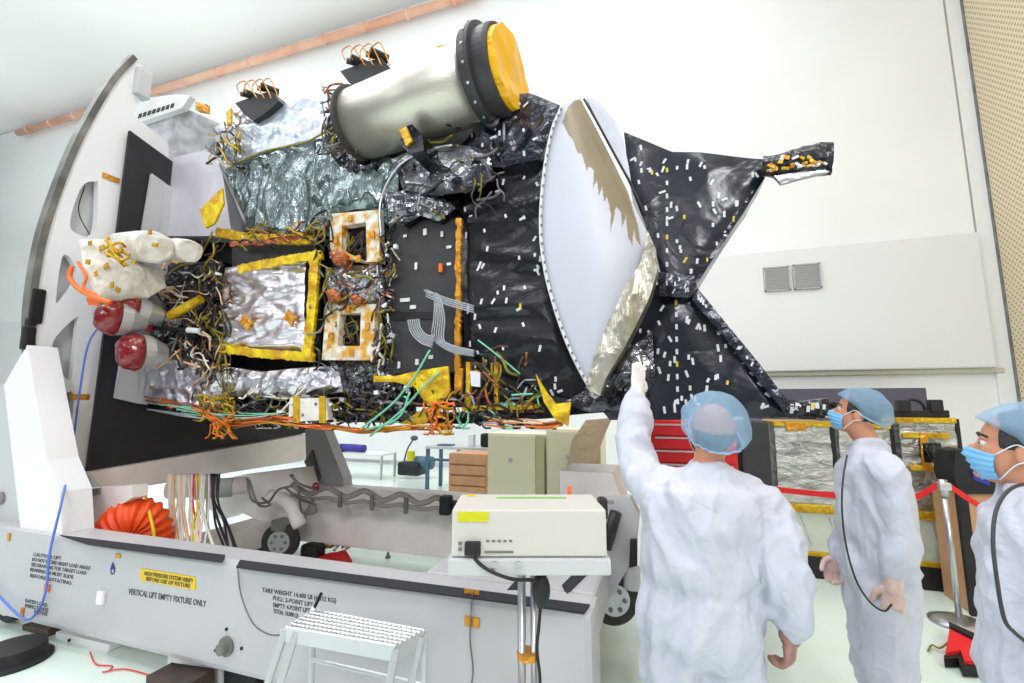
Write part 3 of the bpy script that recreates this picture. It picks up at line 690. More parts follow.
mk('drive_band', *cyl(at(196, 490, Y=3.56), at(232, 487, Y=3.76), .1), M['shade'], tf, smooth=True)

# ================================================================= things lying between the beams
t = thing('air_duct', at(135, 545, Y=2.85), 'bright orange flexible air duct coiled behind the front beam', 'duct')
pts = [at(*q, Y=y) for q, y in (((114, 556), 2.68), ((118, 532), 2.68), ((132, 519), 2.72), ((146, 524), 2.8), ((150, 548), 2.85))]
mk('duct_body', *pipe(pts, lambda s: .165+.014*math.sin(s*95), 26, 22), M['duct'], t, smooth=True)
mk('duct_strap', *pipe([at(145, 494, Y=2.85), at(150, 515, Y=2.72), at(154, 535, Y=2.7), at(152, 552, Y=2.72)], .012), M['label'], t, smooth=True, label='yellow strap')
t = thing('cable_bundle', at(200, 555, Y=2.8), 'bundle of peach, white and dark cables hanging behind the front beam', 'cables')
rnd = random.Random(11)
for k in range(26):
    x = 167+k*2.1; mm = M[rnd.choice(('peachw', 'whitew', 'peachw', 'whitew', 'whitew', 'hose', 'redp', 'peachw', 'olive'))] if k < 21 else M['darkw']
    xe = x+rnd.uniform(-6, 14)+(k > 20)*(10+k-20); y = 3.3
    mk('cable', *pipe([at(x, 474, Y=y), at(x+rnd.uniform(-2, 3), 500, Y=y-.1), at((x+xe)/2+rnd.uniform(-5, 5), 525, Y=y-.25), at(xe, 556, Y=y-.45), at(xe+3, 572, Y=y-.5)], rnd.uniform(.007, .013), 6), mm, t, smooth=True)
t = thing('hose_pair', at(350, 500, Y=3.9), 'pair of grey hoses tied together along the rear beam', 'hose')
for dy, wob in ((0, 4), (8, 1.5)):
    pts = [at(x, 489+dy+(x-300)*.09+wob*math.sin((x-300)*.17), Y=3.95) for x in range(292, 446, 9)]
    mk('hose', *pipe(pts, .028 if dy == 0 else .02, 10, 4), M['hose'], t, smooth=True)
for x in (340, 372, 406): mk('hose_tie', *box(at(x, 496+(x-300)*.09, Y=3.92), (.04, .03, .15), None, .006), M['rim'], t)
mk('end_clamp', *box(at(446, 505, Y=3.9), (.1, .1, .17), None, .02), M['black'], t)
mk('end_clamp', *box(at(453, 505, Y=3.95), (.08, .08, .08), None, .02), M['black'], t)
t = thing('loose_cables', at(270, 500, Y=3.8), 'loose looping dark cables draped over the drive housing', 'cables')
for pts in ([(247, 478), (252, 500), (268, 502), (278, 490), (292, 486)], [(249, 480), (258, 504), (270, 505), (262, 498)], [(292, 474), (298, 490), (302, 512), (316, 512), (312, 498)], [(286, 488), (298, 498), (316, 505)], [(290, 475), (300, 484), (318, 490)]):
    mk('cable', *pipe([at(*q, Y=3.75) for q in pts], .012, 6), M['rim'], t, smooth=True)
mk('red_cap', *ball(at(316, 486, Y=3.75), .035, 8), M['red'], t, smooth=True)
# red cloth bag + clutter on floor between beams
L = at(335, 566, Z=.0); t = thing('tool_bag', L, 'red cloth bag with small tools on the floor beside the caster wheel', 'bag')
crinkle([at(a, b, Z=.06) for a, b in [(318, 556), (345, 550), (352, 560), (345, 568), (322, 567)]], .05, .04, .03, 6, m=M['redcloth'], seed=3, back=V((0, 0, -.055))).build('bag_cloth', t)
mk('black_pouch', *box(at(313, 552, Z=.1), (.22, .16, .18), None, .04), M['black'], t)
rnd = random.Random(8)
for k in range(9): mk('hand_tool', *pipe([at(314+k*4, 547+rnd.uniform(-3, 4), Z=.08), at(320+k*4, 543+rnd.uniform(-3, 4), Z=.13)], .018, 6), M[rnd.choice(('peachw', 'olivew', 'redp', 'alu', 'darkw'))], t, smooth=True)
for k, q in enumerate(((350, 531), (388, 534), (403, 547), (370, 548), (388, 558))):
    c = at(*q, Z=.0); lb_ = ('topmost left', 'upper middle', 'rightmost', 'lower left', 'lowest')[k]; mk('floor_anchor', *lathe(c, (0, 0, 1), [(0, .03), (.02, .03), (.03, .015), (.06, .015)], 12), M['rim'], label='small dark anchor bolt between the beams, '+lb_+' of the five', cat='bolt', group='floor anchor bolts between the beams')
# thin wires on the front beam and blue tube
t = thing('blue_tube', at(60, 500, Y=2.2), 'thin blue tube looping from the tilt frame down over the front beam', 'tube')
mk('tube_run', *pipe([at(101, 324, X=-4.88), at(88, 345, X=-4.88), at(80, 390, X=-4.88), at(72, 450, X=-4.85), at(62, 500, Y=2.2), at(50, 552, Y=2.17), at(46, 590, Y=2.17), at(37, 612, Y=2.17), at(24, 619, Y=2.17), at(0, 597, Y=2.17), at(-15, 580, Y=2.17)], .008, 8), M['bluehose'], t, smooth=True)
t = thing('grounding_wire', at(245, 620, Y=2.19), 'thin grey wire hanging from the beam top to the step stool', 'wire')
mk('wire_run', *pipe([at(238, 565, Z=.76), at(238, 572, Y=2.185), at(241, 595, Y=2.18), at(252, 622, Y=2.15), at(268, 634, Y=2.0), at(284, 635, Y=1.86)], .004, 6), M['rim'], t, smooth=True)
t = thing('grounding_wire', at(471, 640, Y=2.19), 'thin grey wire taped down the front beam left of the box stand pole', 'wire')
mk('wire_run', *pipe([at(473, 591, Y=2.185), at(471, 610, Y=2.185), at(470, 640, Y=2.185), at(473, 672, Y=2.18), at(468, 700, Y=2.15)], .004, 6), M['rim'], t, smooth=True)
t = thing('floor_wire', at(110, 668, Z=0), 'thin red wire lying on the floor under the front beam', 'wire')
mk('wire_run', *pipe([at(90, 652, Z=.01), at(96, 664, Z=.01), at(112, 666, Z=.01), at(108, 671, Z=.01), at(103, 672, Z=.01), at(125, 669, Z=.01), at(150, 675, Z=.01)], .004, 6), M['redp'], t, smooth=True)

# ================================================================= aluminium step stool
bl, br, fr_, fl = at(314, 610, Z=.7), at(424.5, 630.5, Z=.7), at(396, 646, Z=.7), at(286, 627, Z=.7)
t = thing('step_stool', V(((bl.x+fr_.x)/2, (bl.y+fr_.y)/2, 0)), 'aluminium step stool with grated top in front of the white beam', 'step stool')
mb = MB()
for k in range(24):
    s = (k+.5)/24; a, b = fl.lerp(fr_, s), bl.lerp(br, s); mb.add(pipe([a, b], .0045, 4, 0), M['alu'])
for k in range(7):
    s = k/6; a, b = fl.lerp(bl, s), fr_.lerp(br, s); mb.add(pipe([a, b], .006, 4, 0), M['alu'])
mb.build('grating', t)
def rail(a, b, h_, th): return hexa([a, b, b-V((0, 0, h_)), a-V((0, 0, h_))], V((0, 0, 0))+(b-a).cross(V((0, 0, 1))).normalized()*th)
mk('front_rail', *rail(fl+V((-.02, 0, 0)), fr_, .055, .012), M['alu'], t); mk('rear_rail', *rail(bl, br, .055, .012), M['alu'], t)
mk('side_rail', *rail(fr_, br, .055, .012), M['alu'], t); mk('side_rail', *rail(fl, bl, .055, .012), M['alu'], t)
for a, d in ((fl, V((-.13, -.14, 0))), (fl+V((.06, 0, 0)), V((-.10, -.16, 0))), (fr_, V((-.02, -.2, 0))), (br-V((0, .03, 0)), V((-.06, -.2, 0)))):
    b = V((a.x+d.x, a.y+d.y, 0.012)); mk('leg', *pipe([a-V((0, 0, .01)), b], .017, 10, 0), M['alu'], t); mk('rubber_foot', *cyl(b-V((0, 0, .012)), b+V((0, 0, .03)), .022), M['rubber'], t)
for a in (bl, br):
    b = V((a.x, a.y+.02, .012)); mk('leg', *pipe([a-V((0, 0, .01)), b], .014, 10, 0), M['alu'], t); mk('rubber_foot', *cyl(b-V((0, 0, .012)), b+V((0, 0, .03)), .02), M['rubber'], t)
mk('cross_bar', *pipe([V((bl.x, bl.y, .48)), V((br.x, br.y, .48))], .01, 8, 0), M['alu'], t)
mk('step_tread', *hexa([V((fl.x-.07, fl.y-.12, .36)), V((fr_.x-.02, fr_.y-.14, .36)), V((fr_.x, fr_.y-.02, .36)), V((fl.x-.03, fl.y-.02, .36))], (0, 0, -.03)), M['alu'], t)
t = thing('marker_pen', bl+V((.03, -.02, .01)), 'small black and white pen standing on the step stool corner', 'pen')
a = bl+V((.015, -.02, .015)); mk('pen_body', *pipe([a, a+V((.04, 0, .075))], .008, 8, 0), M['black'], t); mk('pen_cap', *ball(a, .014, 8), M['maskw'], t)

# ================================================================= white instrument box on pole stand
rx_ = V((math.cos(PSI), math.sin(PSI), 0)); fy_ = V((-math.sin(PSI), math.cos(PSI), 0)); zz = V((0, 0, 1))
F0, F1 = at(452, 510, D=1.45), at(606, 512, D=1.45); F1.z = F0.z; wd = (F1-F0).length; ctr = (F0+F1)/2
hb = .142; dp = .25
ROTB = Matrix((rx_, fy_, zz)).transposed()
t = thing('instrument_stand', V((ctr.x, ctr.y+.1, 0)), 'white instrument box with yellow labels on a chrome pole stand', 'stand')
def lb(cx, cy, cz, sx, sy, sz, bev=0): return box(F0+rx_*cx+fy_*cy+zz*cz, (sx, sy, sz), ROTB, bev)
bxo = mk('instrument_box', *lb(wd/2, dp/2, -hb/2, wd, dp, hb, .006), M['boxpaint'], t)
mk('cable_tray', *lb(wd/2, dp/2-.01, -hb-.028, wd+.02, dp, .05, .006), M['shade'], t)
mk('warning_label', *lb(.068, -.003, -.02, .098, .004, .03), M['olive'], bxo, label='yellow green label')
for k in range(2): pass
mk('warning_label', *lb(.04, dp-.03, .002, .035, .02, .003), M['label'], bxo, label='small yellow label on the lid')
mk('lid_strip', *lb(.26, dp*.72, .002, .25, .014, .003), M['green'], bxo, label='green strip along the lid')
mk('power_socket', *lb(.068, -.008, -hb+.028, .05, .022, .04, .004), M['black'], bxo)
for z in (-.1, -.118): mk('fuse_cap', *lb(.028, -.004, z, .012, .008, .009, .002), M['rim'], bxo)
mb = MB()
for k in range(5): mb.add(lb(.115+k*.018, -.002, -hb+.048, .01, .002, .006), M['rim'])
mb.add(lb(.15, -.002, -hb+.015, .09, .002, .006), M['rim']); mb.build('rating_plate', bxo)
for x in (.135, .21): mk('tray_knob', *cyl(F0+rx_*x+fy_*(-.02)-zz*(hb+.02), F0+rx_*x+fy_*(-.005)-zz*(hb+.02), .012), M['steel'], t)
P1 = F0+rx_*(wd*.455)+fy_*.1
for dx, r in ((0, .0135), (.04, .011)):
    mk('pole', *cyl(P1+rx_*dx-zz*(hb+.05), V((P1.x+rx_.x*dx, P1.y+rx_.y*dx, .03)), r), M['steel'], t, smooth=True)
for k in range(5):
    a = k*2*math.pi/5+.3; e = V((P1.x+math.cos(a)*.27, P1.y+math.sin(a)*.27, .07)); mk('base_leg', *pipe([V((P1.x, P1.y, .1)), e], .018, 8, 0), M['steel'], t)
    mk('caster_wheel', *cyl(e-V((.012, 0, .03)), e+V((.012, 0, -.03)), .037), M['rubber'], t)
q = P1+V((0, 0, -hb-.05)); mk('pole_tape', *cyl(V((P1.x+rx_.x*.02, P1.y+rx_.y*.02, at(525, 652, D=1.5).z-.01)), V((P1.x+rx_.x*.02, P1.y+rx_.y*.02, at(525, 652, D=1.5).z+.01)), .036), M['amber'], t)
mk('power_adapter', *ball(at(541, 590, D=1.46), (.03, .03, .052), 10), M['black'], t, smooth=True)
cd = [F0+rx_*.075+fy_*(-.02)-zz*(hb-.02), at(476, 560, D=1.42), at(490, 571, D=1.4), at(512, 579, D=1.4), at(530, 580, D=1.42), at(541, 582, D=1.45)]
mk('power_cord', *pipe(cd, .0055, 8), M['black'], t, smooth=True)
mk('power_cord', *pipe([at(541, 600, D=1.46), at(539, 625, D=1.46), at(537, 650, D=1.46), at(540, 680, D=1.46), at(538, 720, D=1.46)], .0055, 8), M['black'], t, smooth=True)
mk('side_clip', *lb(wd+.012, .12, -.02, .03, .05, .07, .01), M['black'], t)
mk('side_bracket', *lb(wd+.03, .14, -.005, .05, .02, .012), M['rim'], t)
mk('corner_tape', *lb(wd*.83, dp+.01, .012, .014, .01, .03), M['orange'], t, label='orange tape tag')
# ================================================================= the spacecraft
sc = thing('spacecraft', (-2.6, 4.0, 1.45), 'large spacecraft wrapped in silver and black foil, mounted sideways on the tilt frame', 'spacecraft')
YB = 3.2
mk('bus_body', *hexa(px([(170, 228), (232, 150), (345, 110), (470, 108), (545, 120), (570, 395), (540, 408), (170, 405), (150, 330)], 3.45), (0, 1.35, 0)), M['black'], sc)
def bl(name, pts, m, Y=YB, depth=.2, sp=.03, amp=.02, s=5, label=None, parent=sc, smooth=None, **k):
    if smooth is None: smooth = m in (M['silver'], M['silverh'], M['greenfoil'], M['bluefoil'], M['blackfoil'], M['navyfoil'], M['boomfoil'], M['tansilver'])
    if smooth: sp *= .72
    P_ = [at(p[0], p[1], Y=(p[2] if len(p) > 2 else Y)) for p in pts]
    return crinkle(P_, depth, sp, amp, s, m=m, back=V((0, depth, 0)) if depth else None, **k).build(name, parent, label=label, smooth=smooth)
# --- left end: flat radiator, slotted bracket panel
bl('radiator_panel', [(170, 158), (205, 150), (222, 170), (232, 236), (165, 236)], mat('lavender_white_film', (212, 210, 220), .4, .3, bump=[('n', 6, .25)]), amp=.006, s=3, label='flat pale radiator panel')
bp = mk('bracket_panel', *hexa([at(128, 124, Y=3.1), at(180, 106, Y=3.1), at(226, 126, Y=3.35), at(206, 152, Y=3.35), at(170, 160, Y=3.2)], (0, .12, 0)), mat('speckled_grey_panel', (214, 214, 222), .45, .2, mottle=(9, (170, 170, 176), .14)), sc)
mk('bracket_flange', *hexa(px([(130, 100), (178, 94), (190, 96), (182, 108), (128, 126)], 3.05), (0, .06, 0)), M['wall2'], sc)
for k in range(8):
    x, y = 139+k*4.6, 114-k*1.45; mk('slot', *hexa(px([(x, y), (x+2.8, y-1), (x+1.6, y+3.2), (x-1.4, y+4.2)], 3.045), (0, .02, 0)), M['black'], bp)
mk('bracket_clip', *hexa(px([(130, 97), (138, 100), (130, 106)], 3.04), (0, .05, 0)), M['panelblk'], sc)
# --- upper blankets
bl('thermal_blanket', [(216, 128), (238, 112), (262, 118), (300, 96), (342, 84), (350, 110), (338, 136), (300, 142), (262, 152), (228, 170), (216, 152)], M['bluefoil'], 3.12, amp=.03, s=4, label='pale blue white foil blanket')
bl('thermal_blanket', [(226, 172), (262, 154), (300, 144), (334, 138), (356, 160), (384, 176), (380, 206), (340, 214), (336, 236), (290, 238), (244, 232), (236, 200)], M['greenfoil'], 3.16, amp=.07, s=3, stretch=(1.6, 1, .7), sp=.026, label='grey green crumpled foil blanket')
mk('blanket_seam', *pipe([at(*q, Y=3.08) for q in ((226, 170), (240, 162), (262, 152), (284, 147), (306, 142), (325, 132))], .009), M['olivew'], sc, smooth=True)
mk('edge_rod', *pipe([at(*q, Y=3.06) for q in ((220, 164), (232, 192), (246, 224))], .012), M['rim'], sc, smooth=True)
bl('thermal_blanket', [(322, 86), (345, 92), (350, 140), (372, 168), (352, 176), (334, 160), (318, 128)], M['darkfoil'], 3.13, amp=.05, s=6, label='dark crumpled foil collar')
bl('thermal_blanket', [(345, 150), (400, 160), (398, 222), (384, 240), (330, 212), (336, 170)], M['greenfoil'], 3.2, amp=.05, s=6, sp=.026)
bl('loose_film', [(392, 160), (420, 148), (456, 144), (490, 152), (494, 178), (470, 192), (436, 196), (404, 190)], M['loosefoil'], 3.0, depth=.12, amp=.05, s=3, sp=.025, smooth=True, label='shiny loose grey film')
bl('loose_film', [(386, 196), (408, 190), (440, 196), (456, 208), (440, 222), (420, 216), (404, 226), (390, 214)], M['loosefoil'], 3.05, depth=.1, amp=.06, s=5, sp=.025, smooth=True)
mk('film_hoop', *pipe([at(*q, Y=2.95) for q in ((381, 236), (380, 205), (390, 178), (406, 160), (430, 150), (452, 145))], .009), M['silver'], sc, smooth=True)
# --- mid: square blanket with gold border
bl('thermal_blanket', [(226, 268), (306, 262), (306, 352), (226, 352), (222, 310)], M['silverh'], 3.14, amp=.07, s=2.6, sp=.024, label='square silver foil blanket', stretch=(.8, 1, 2.2))
mk('recess_panel', *hexa(px([(232, 248), (316, 240), (318, 258), (232, 268)], 3.2), (0, .1, 0)), M['avblk'], sc)
def strip(pts, w_, m, Y, name='gold_border', amp=.012, label=None, depth=.03, seed=2):
    Q = []; n0 = len(pts)
    for sgn in (1, -1):
        rng = range(n0) if sgn == 1 else range(n0-1, -1, -1)
        for i in rng:
            a, b = pts[max(i-1, 0)], pts[min(i+1, n0-1)]; dx, dy = b[0]-a[0], b[1]-a[1]; L_ = math.hypot(dx, dy)
            Q.append((pts[i][0]-dy/L_*w_/2*sgn, pts[i][1]+dx/L_*w_/2*sgn))
    return bl(name, Q, m, Y, depth=depth, sp=.022, amp=amp, s=9, label=label, seed=seed, ragged=.008)
strip([(238, 269), (280, 261), (321, 254)], 8, M['yellow'], 3.06)
strip([(314, 258), (312, 300), (306, 358)], 8.5, M['yellow'], 3.05)
strip([(221, 348), (262, 354), (313, 357)], 8.5, M['yellow'], 3.06)
strip([(216, 232), (250, 238), (312, 240)], 9, M['gold'], 3.08, name='gold_fold', amp=.03)
strip([(230, 244), (270, 242), (306, 236)], 5, M['copper'], 3.07, name='copper_fold', amp=.02)
# small blanket cord knots on the square blanket
for q in ((246, 322), (290, 318)): bl('amber_tie', [(q[0]-2, q[1]-9), (q[0]+2, q[1]-3), (q[0]+8, q[1]-1), (q[0]+3, q[1]+3), (q[0]+2, q[1]+9), (q[0]-3, q[1]+3), (q[0]-8, q[1]+1), (q[0]-4, q[1]-3)], M['amber'], 3.05, depth=.02, sp=.015, amp=.02, s=12)
# --- lower silver blankets
bl('thermal_blanket', [(146, 360), (170, 350), (205, 362), (224, 372), (222, 410), (180, 414), (146, 398)], M['silver'], 3.14, amp=.06, s=6, sp=.026)
bl('thermal_blanket', [(222, 366), (262, 372), (300, 368), (338, 366), (344, 392), (300, 398), (226, 396)], M['silver'], 3.12, amp=.055, s=5, sp=.026)
bl('thermal_blanket', [(326, 268), (382, 264), (386, 306), (330, 310)], M['silver'], 3.18, amp=.055, s=8, sp=.024)
bl('thermal_blanket', [(196, 262), (224, 262), (226, 366), (200, 362), (192, 310)], M['darkfoil'], 3.24, amp=.06, s=7, sp=.026)
bl('thermal_blanket', [(150, 250), (196, 240), (204, 300), (192, 360), (146, 352)], M['darkfoil'], 3.26, amp=.06, s=8, sp=.026)
bl('thermal_blanket', [(330, 362), (382, 352), (404, 376), (404, 412), (344, 414)], M['darkfoil'], 3.2, amp=.05, s=8, sp=.026)
bl('thermal_blanket', [(376, 205), (396, 215), (394, 262), (398, 300), (394, 360), (380, 362), (376, 300)], M['darkfoil'], 3.22, amp=.05, s=8, sp=.026)
# --- framed sensor apertures
def aperture(o, i, Y, label):
    t = mk('sensor_well', *hexa(px(i, Y+.1), (0, .1, 0)), M['black'], sc, label=label)
    for a in range(4):
        b = (a+1) % 4; q = [o[a], o[b], i[b], i[a]]
        crinkle(px(q, Y), .08, .025, .01, 9, m=M['wellframe'], seed=a, back=V((0, .08, 0))).build('well_frame', t)
    for a, (cx, cy) in enumerate((( .3, .3), (.7, .25), (.85, .6), (.2, .75))):
        X = o[0][0]+(o[1][0]-o[0][0])*cx; Y2 = o[0][1]+(o[3][1]-o[0][1])*cy
    for a in range(4):
        c = [(o[a][0]*.6+o[(a+1) % 4][0]*.4+i[a][0]*.6+i[(a+1) % 4][0]*.4)/2, (o[a][1]*.6+o[(a+1) % 4][1]*.4+i[a][1]*.6+i[(a+1) % 4][1]*.4)/2]
        mk('amber_patch', *box(at(c[0], c[1], Y=Y-.03), (.04, .02, .06), None, .006), M['amber'], t)
    rnd = random.Random(int(o[0][1])); cx = (i[0][0]+i[2][0])/2; cy = (i[0][1]+i[2][1])/2
    mb = MB()
    for k in range(12): mb.add(pipe([at(cx+rnd.uniform(-11, 11), cy+rnd.uniform(-14, 14), Y=Y+.06) for _ in range(3)], .006, 5, 4), M[rnd.choice(('olivew', 'darkw', 'brownw', 'darkw'))])
    mb.build('inner_wiring', t, smooth=True)
aperture([(330, 214), (378, 210), (380, 262), (330, 258)], [(342, 226), (366, 222), (367, 262), (342, 250)], 3.08, 'upper square sensor well in a white and gold frame')
aperture([(326, 306), (376, 304), (372, 360), (322, 360)], [(340, 314), (361, 313), (360, 346), (338, 346)], 3.08, 'lower square sensor well in a white and gold frame')
for q, r in (((338, 258), 9), ((333, 296), 8), ((356, 300), 6)):
    bl('copper_cap', [(q[0]-r, q[1]-r*.6), (q[0], q[1]-r), (q[0]+r, q[1]-r*.3), (q[0]+r*.9, q[1]+r*.7), (q[0]-r*.4, q[1]+r*.8)], M['copper'], 3.04, depth=.06, sp=.018, amp=.02, s=10, puff=.03)
# --- black avionics panel
av = mk('avionics_panel', *hexa(px([(392, 222), (456, 218), (456, 372), (390, 374)], 3.12), (0, .25, 0)), M['avblk'], sc, label='flat dark grey panel')
mk('panel_gap', *hexa(px([(390, 312), (440, 312), (440, 319), (390, 320)], 3.11), (0, .02, 0)), M['black'], av)
for (x, y, a, b) in ((415, 266, 3, 8), (424, 232, 4, 7), (404, 236, 4, 3), (441, 234, 3, 6), (448, 247, 6, 3), (448, 264, 5, 3), (395, 381, 3, 6), (398, 365, 3, 7), (416, 362, 4, 6), (430, 357, 5, 4), (404, 300, 12, 4), (412, 307, 7, 4), (394, 276, 5, 3)):
    s = .0075; mk('white_tab', *box(at(x+1, y, Y=3.11), (a*s, .008, b*s), None, .001), M['tab'], av)
mk('amber_connector', *box(at(441, 268, Y=3.1), (.03, .03, .07), None, .005), M['orange'], av)
strip([(459, 218), (458, 260), (458, 300), (457, 372)], 5, M['amber'], 3.05, name='amber_edge_strip', label='amber tape strip')
mk('amber_edge_strip', *hexa(px([(455, 368), (463, 368), (461, 395), (454, 395)], 3.03), (0, .03, 0)), M['amber'], sc)
mk('connector_block', *hexa(px([(468, 370), (478, 370), (478, 386), (468, 386)], 3.03), (0, .03, 0)), M['amber'], sc)
mk('connector_tag', *hexa(px([(470, 371), (480, 372), (480, 387), (471, 386)], 3.0), (0, .02, 0)), M['tab'], sc)
for k in range(6):
    o_ = k*2.1
    mk('ribbed_harness', *pipe([at(*q, Y=3.0-.003*k) for q in ((424+o_*.4, 290+o_*.3), (434+o_*.5, 297-o_*.1), (434+o_, 318), (433+o_, 338), (450, 351-o_*.6), (474, 356-o_*.5))], .0062, 8), M['harness'], sc, smooth=True)
    mk('ribbed_harness', *pipe([at(*q, Y=2.98-.003*k) for q in ((408+o_, 320-o_*.1), (411+o_*.9, 332-o_*.4), (420+o_*.6, 342-o_*.7), (432+o_*.3, 347-o_*1.0))], .0062, 8), M['harness'], sc, smooth=True)
    if k < 4: mk('ribbed_harness', *pipe([at(*q, Y=2.99) for q in ((426, 290+o_), (446, 298+o_), (474, 306+o_))], .0058, 8), M['harness'], sc, smooth=True)
mk('teal_wire', *pipe([at(*q, Y=2.98) for q in ((478, 340), (496, 354), (520, 374))], .006), M['teal'], sc, smooth=True)
# --- black foil skirt between bus and reflector
bl('black_blanket', [(456, 152), (478, 128), (505, 118), (546, 122), (552, 150), (545, 200), (546, 250), (558, 310), (580, 365), (592, 398), (570, 408), (534, 392), (490, 372), (466, 352), (462, 300), (462, 220)], M['blackfoil'], 3.16, depth=.8, sp=.034, amp=.06, s=1.3, stretch=(.7, 1, 2.2), tabs=55, tabsz=(.009, .022), label='black foil blanket with white tape tabs')
bl('black_blanket', [(470, 150), (500, 96), (530, 94), (560, 106), (556, 128), (540, 160), (500, 168), (478, 166)], M['navyfoil'], 3.02, depth=.4, sp=.028, amp=.06, s=4, tabs=12, tabsz=(.009, .022), label='shiny navy black foil')
bl('black_blanket', [(462, 352), (490, 370), (536, 392), (570, 400), (604, 400), (608, 412), (560, 416), (470, 412), (462, 395)], M['black'], 3.1, depth=.4, sp=.035, amp=.05, s=6, tabs=14, tabsz=(.005, .012), label='dark lower foil skirt')
# --- reflector: broad lens shaped film panel, bulging to the viewer
def lens(Lp, Rp, bulge, nY0, nY1, m, name, n=36, k=20, par=sc, label=None, fr_noise=.0, back=.05):
    A_ = spline([at(x, y, Y=nY0) for x, y in Lp], 8); B_ = spline([at(x, y, Y=nY1) for x, y in Rp], 8)
    def samp(Z, s): f_ = s*(len(Z)-1); i = min(int(f_), len(Z)-2); return Z[i].lerp(Z[i+1], f_-i)
    v = []; f = []
    for i in range(n+1):
        a, b = samp(A_, i/n), samp(B_, i/n)
        for j in range(k+1):
            s = j/k; p_ = a.lerp(b, s); p_.y -= bulge*math.sin(math.pi*s)*math.sin(math.pi*min(1, max(0, .04+.92*i/n)))
            if fr_noise: p_.y -= fr_noise*ridged(p_, 4)
            v.append(p_)
    N = len(v); v += [q+V((0, back, 0)) for q in v]
    for i in range(n):
        for j in range(k):
            a = i*(k+1)+j; f.append((a, a+k+1, a+k+2, a+1)); f.append((N+a, N+a+1, N+a+k+2, N+a+k+1))
    for i in range(n):
        for j in (0, k): a = i*(k+1)+j; b = a+k+1; f.append((a, N+a, N+b, b) if j == 0 else (a, b, N+b, N+a))
    return mk(name, v, f, m, par, smooth=not fr_noise, label=label), v[:N]
Lp = [(562, 106), (552, 130), (545, 165), (541, 205), (541, 240), (546, 275), (556, 312), (568, 345), (582, 374), (596, 398)]
Rp = [(580, 98), (602, 140), (622, 180), (640, 218), (652, 244), (655, 258), (648, 282), (634, 318), (616, 355), (600, 398)]
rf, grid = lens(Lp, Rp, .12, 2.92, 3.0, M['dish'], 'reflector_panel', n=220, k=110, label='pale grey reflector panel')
# tan wall reflection painted onto the panel faces inside the ragged outline
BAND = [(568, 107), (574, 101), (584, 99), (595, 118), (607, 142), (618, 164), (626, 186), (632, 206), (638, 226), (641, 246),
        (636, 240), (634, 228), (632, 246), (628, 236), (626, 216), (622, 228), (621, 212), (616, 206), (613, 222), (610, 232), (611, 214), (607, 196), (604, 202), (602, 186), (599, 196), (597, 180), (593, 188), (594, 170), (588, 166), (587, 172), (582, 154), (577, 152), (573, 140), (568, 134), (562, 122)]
def px_of(p_):
    d = V(p_)-EYE; k = d.dot(FW); return 512+FPX*d.dot(RT)/k, 341.5-FPX*d.dot(UP)/k
def in_poly(x, y, Q):
    r = False; j = len(Q)-1
    for i in range(len(Q)):
        if (Q[i][1] > y) != (Q[j][1] > y) and x < (Q[j][0]-Q[i][0])*(y-Q[i][1])/(Q[j][1]-Q[i][1])+Q[i][0]: r = not r
        j = i
    return r
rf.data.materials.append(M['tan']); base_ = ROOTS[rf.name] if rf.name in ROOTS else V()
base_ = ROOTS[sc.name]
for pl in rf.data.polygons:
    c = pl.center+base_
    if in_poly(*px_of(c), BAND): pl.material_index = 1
# perforated left hem and dark fold lines
mk('hem', *pipe([at(x, y, Y=2.9) for x, y in Lp], .012, 8, 8), M['tab'], rf, smooth=True)
for i in range(34):
    s = (i+.5)/34*(len(Lp)-1); a = int(s); q = (Lp[a][0]+(Lp[a+1][0]-Lp[a][0])*(s-a), Lp[a][1]+(Lp[a+1][1]-Lp[a][1])*(s-a))
    mk('hem_rivet', *box(at(q[0]+.4, q[1], Y=2.885), (.012, .008, .016)), M['rim'], rf)
mk('fold_line', *pipe([at(x, y, Y=2.86) for x, y in ((584, 99), (596, 120), (610, 146), (622, 168), (632, 186), (646, 216))], .008, 8, 5), M['panelblk'], rf, smooth=True)
# outer flap right of the fold
bl('outer_flap', [(586, 97, 3.0), (600, 102, 3.0), (614, 120, 3.0), (624, 142, 3.0), (629, 168, 3.0), (632, 188, 3.0), (622, 168, 3.0), (606, 138, 3.0)], M['dish'], 3.0, depth=.05, sp=.03, amp=.012, s=4, label='pale outer flap')
# crinkled bronze-silver lower right side
bl('crinkled_side', [(648, 232), (656, 250), (658, 268), (650, 296), (636, 326), (622, 352), (606, 378), (600, 396), (586, 388), (596, 352), (610, 318), (624, 290), (640, 264)], M['tansilver'], 2.84, depth=.2, sp=.026, amp=.045, s=4, stretch=(1.6, 1, .6), label='crinkled bronze silver film')
bl('crinkled_side', [(622, 352), (642, 340), (652, 330), (655, 380), (640, 408), (590, 412), (560, 404), (590, 388), (606, 376)], M['darkfoil'], 3.0, depth=.2, sp=.03, amp=.05, s=5)
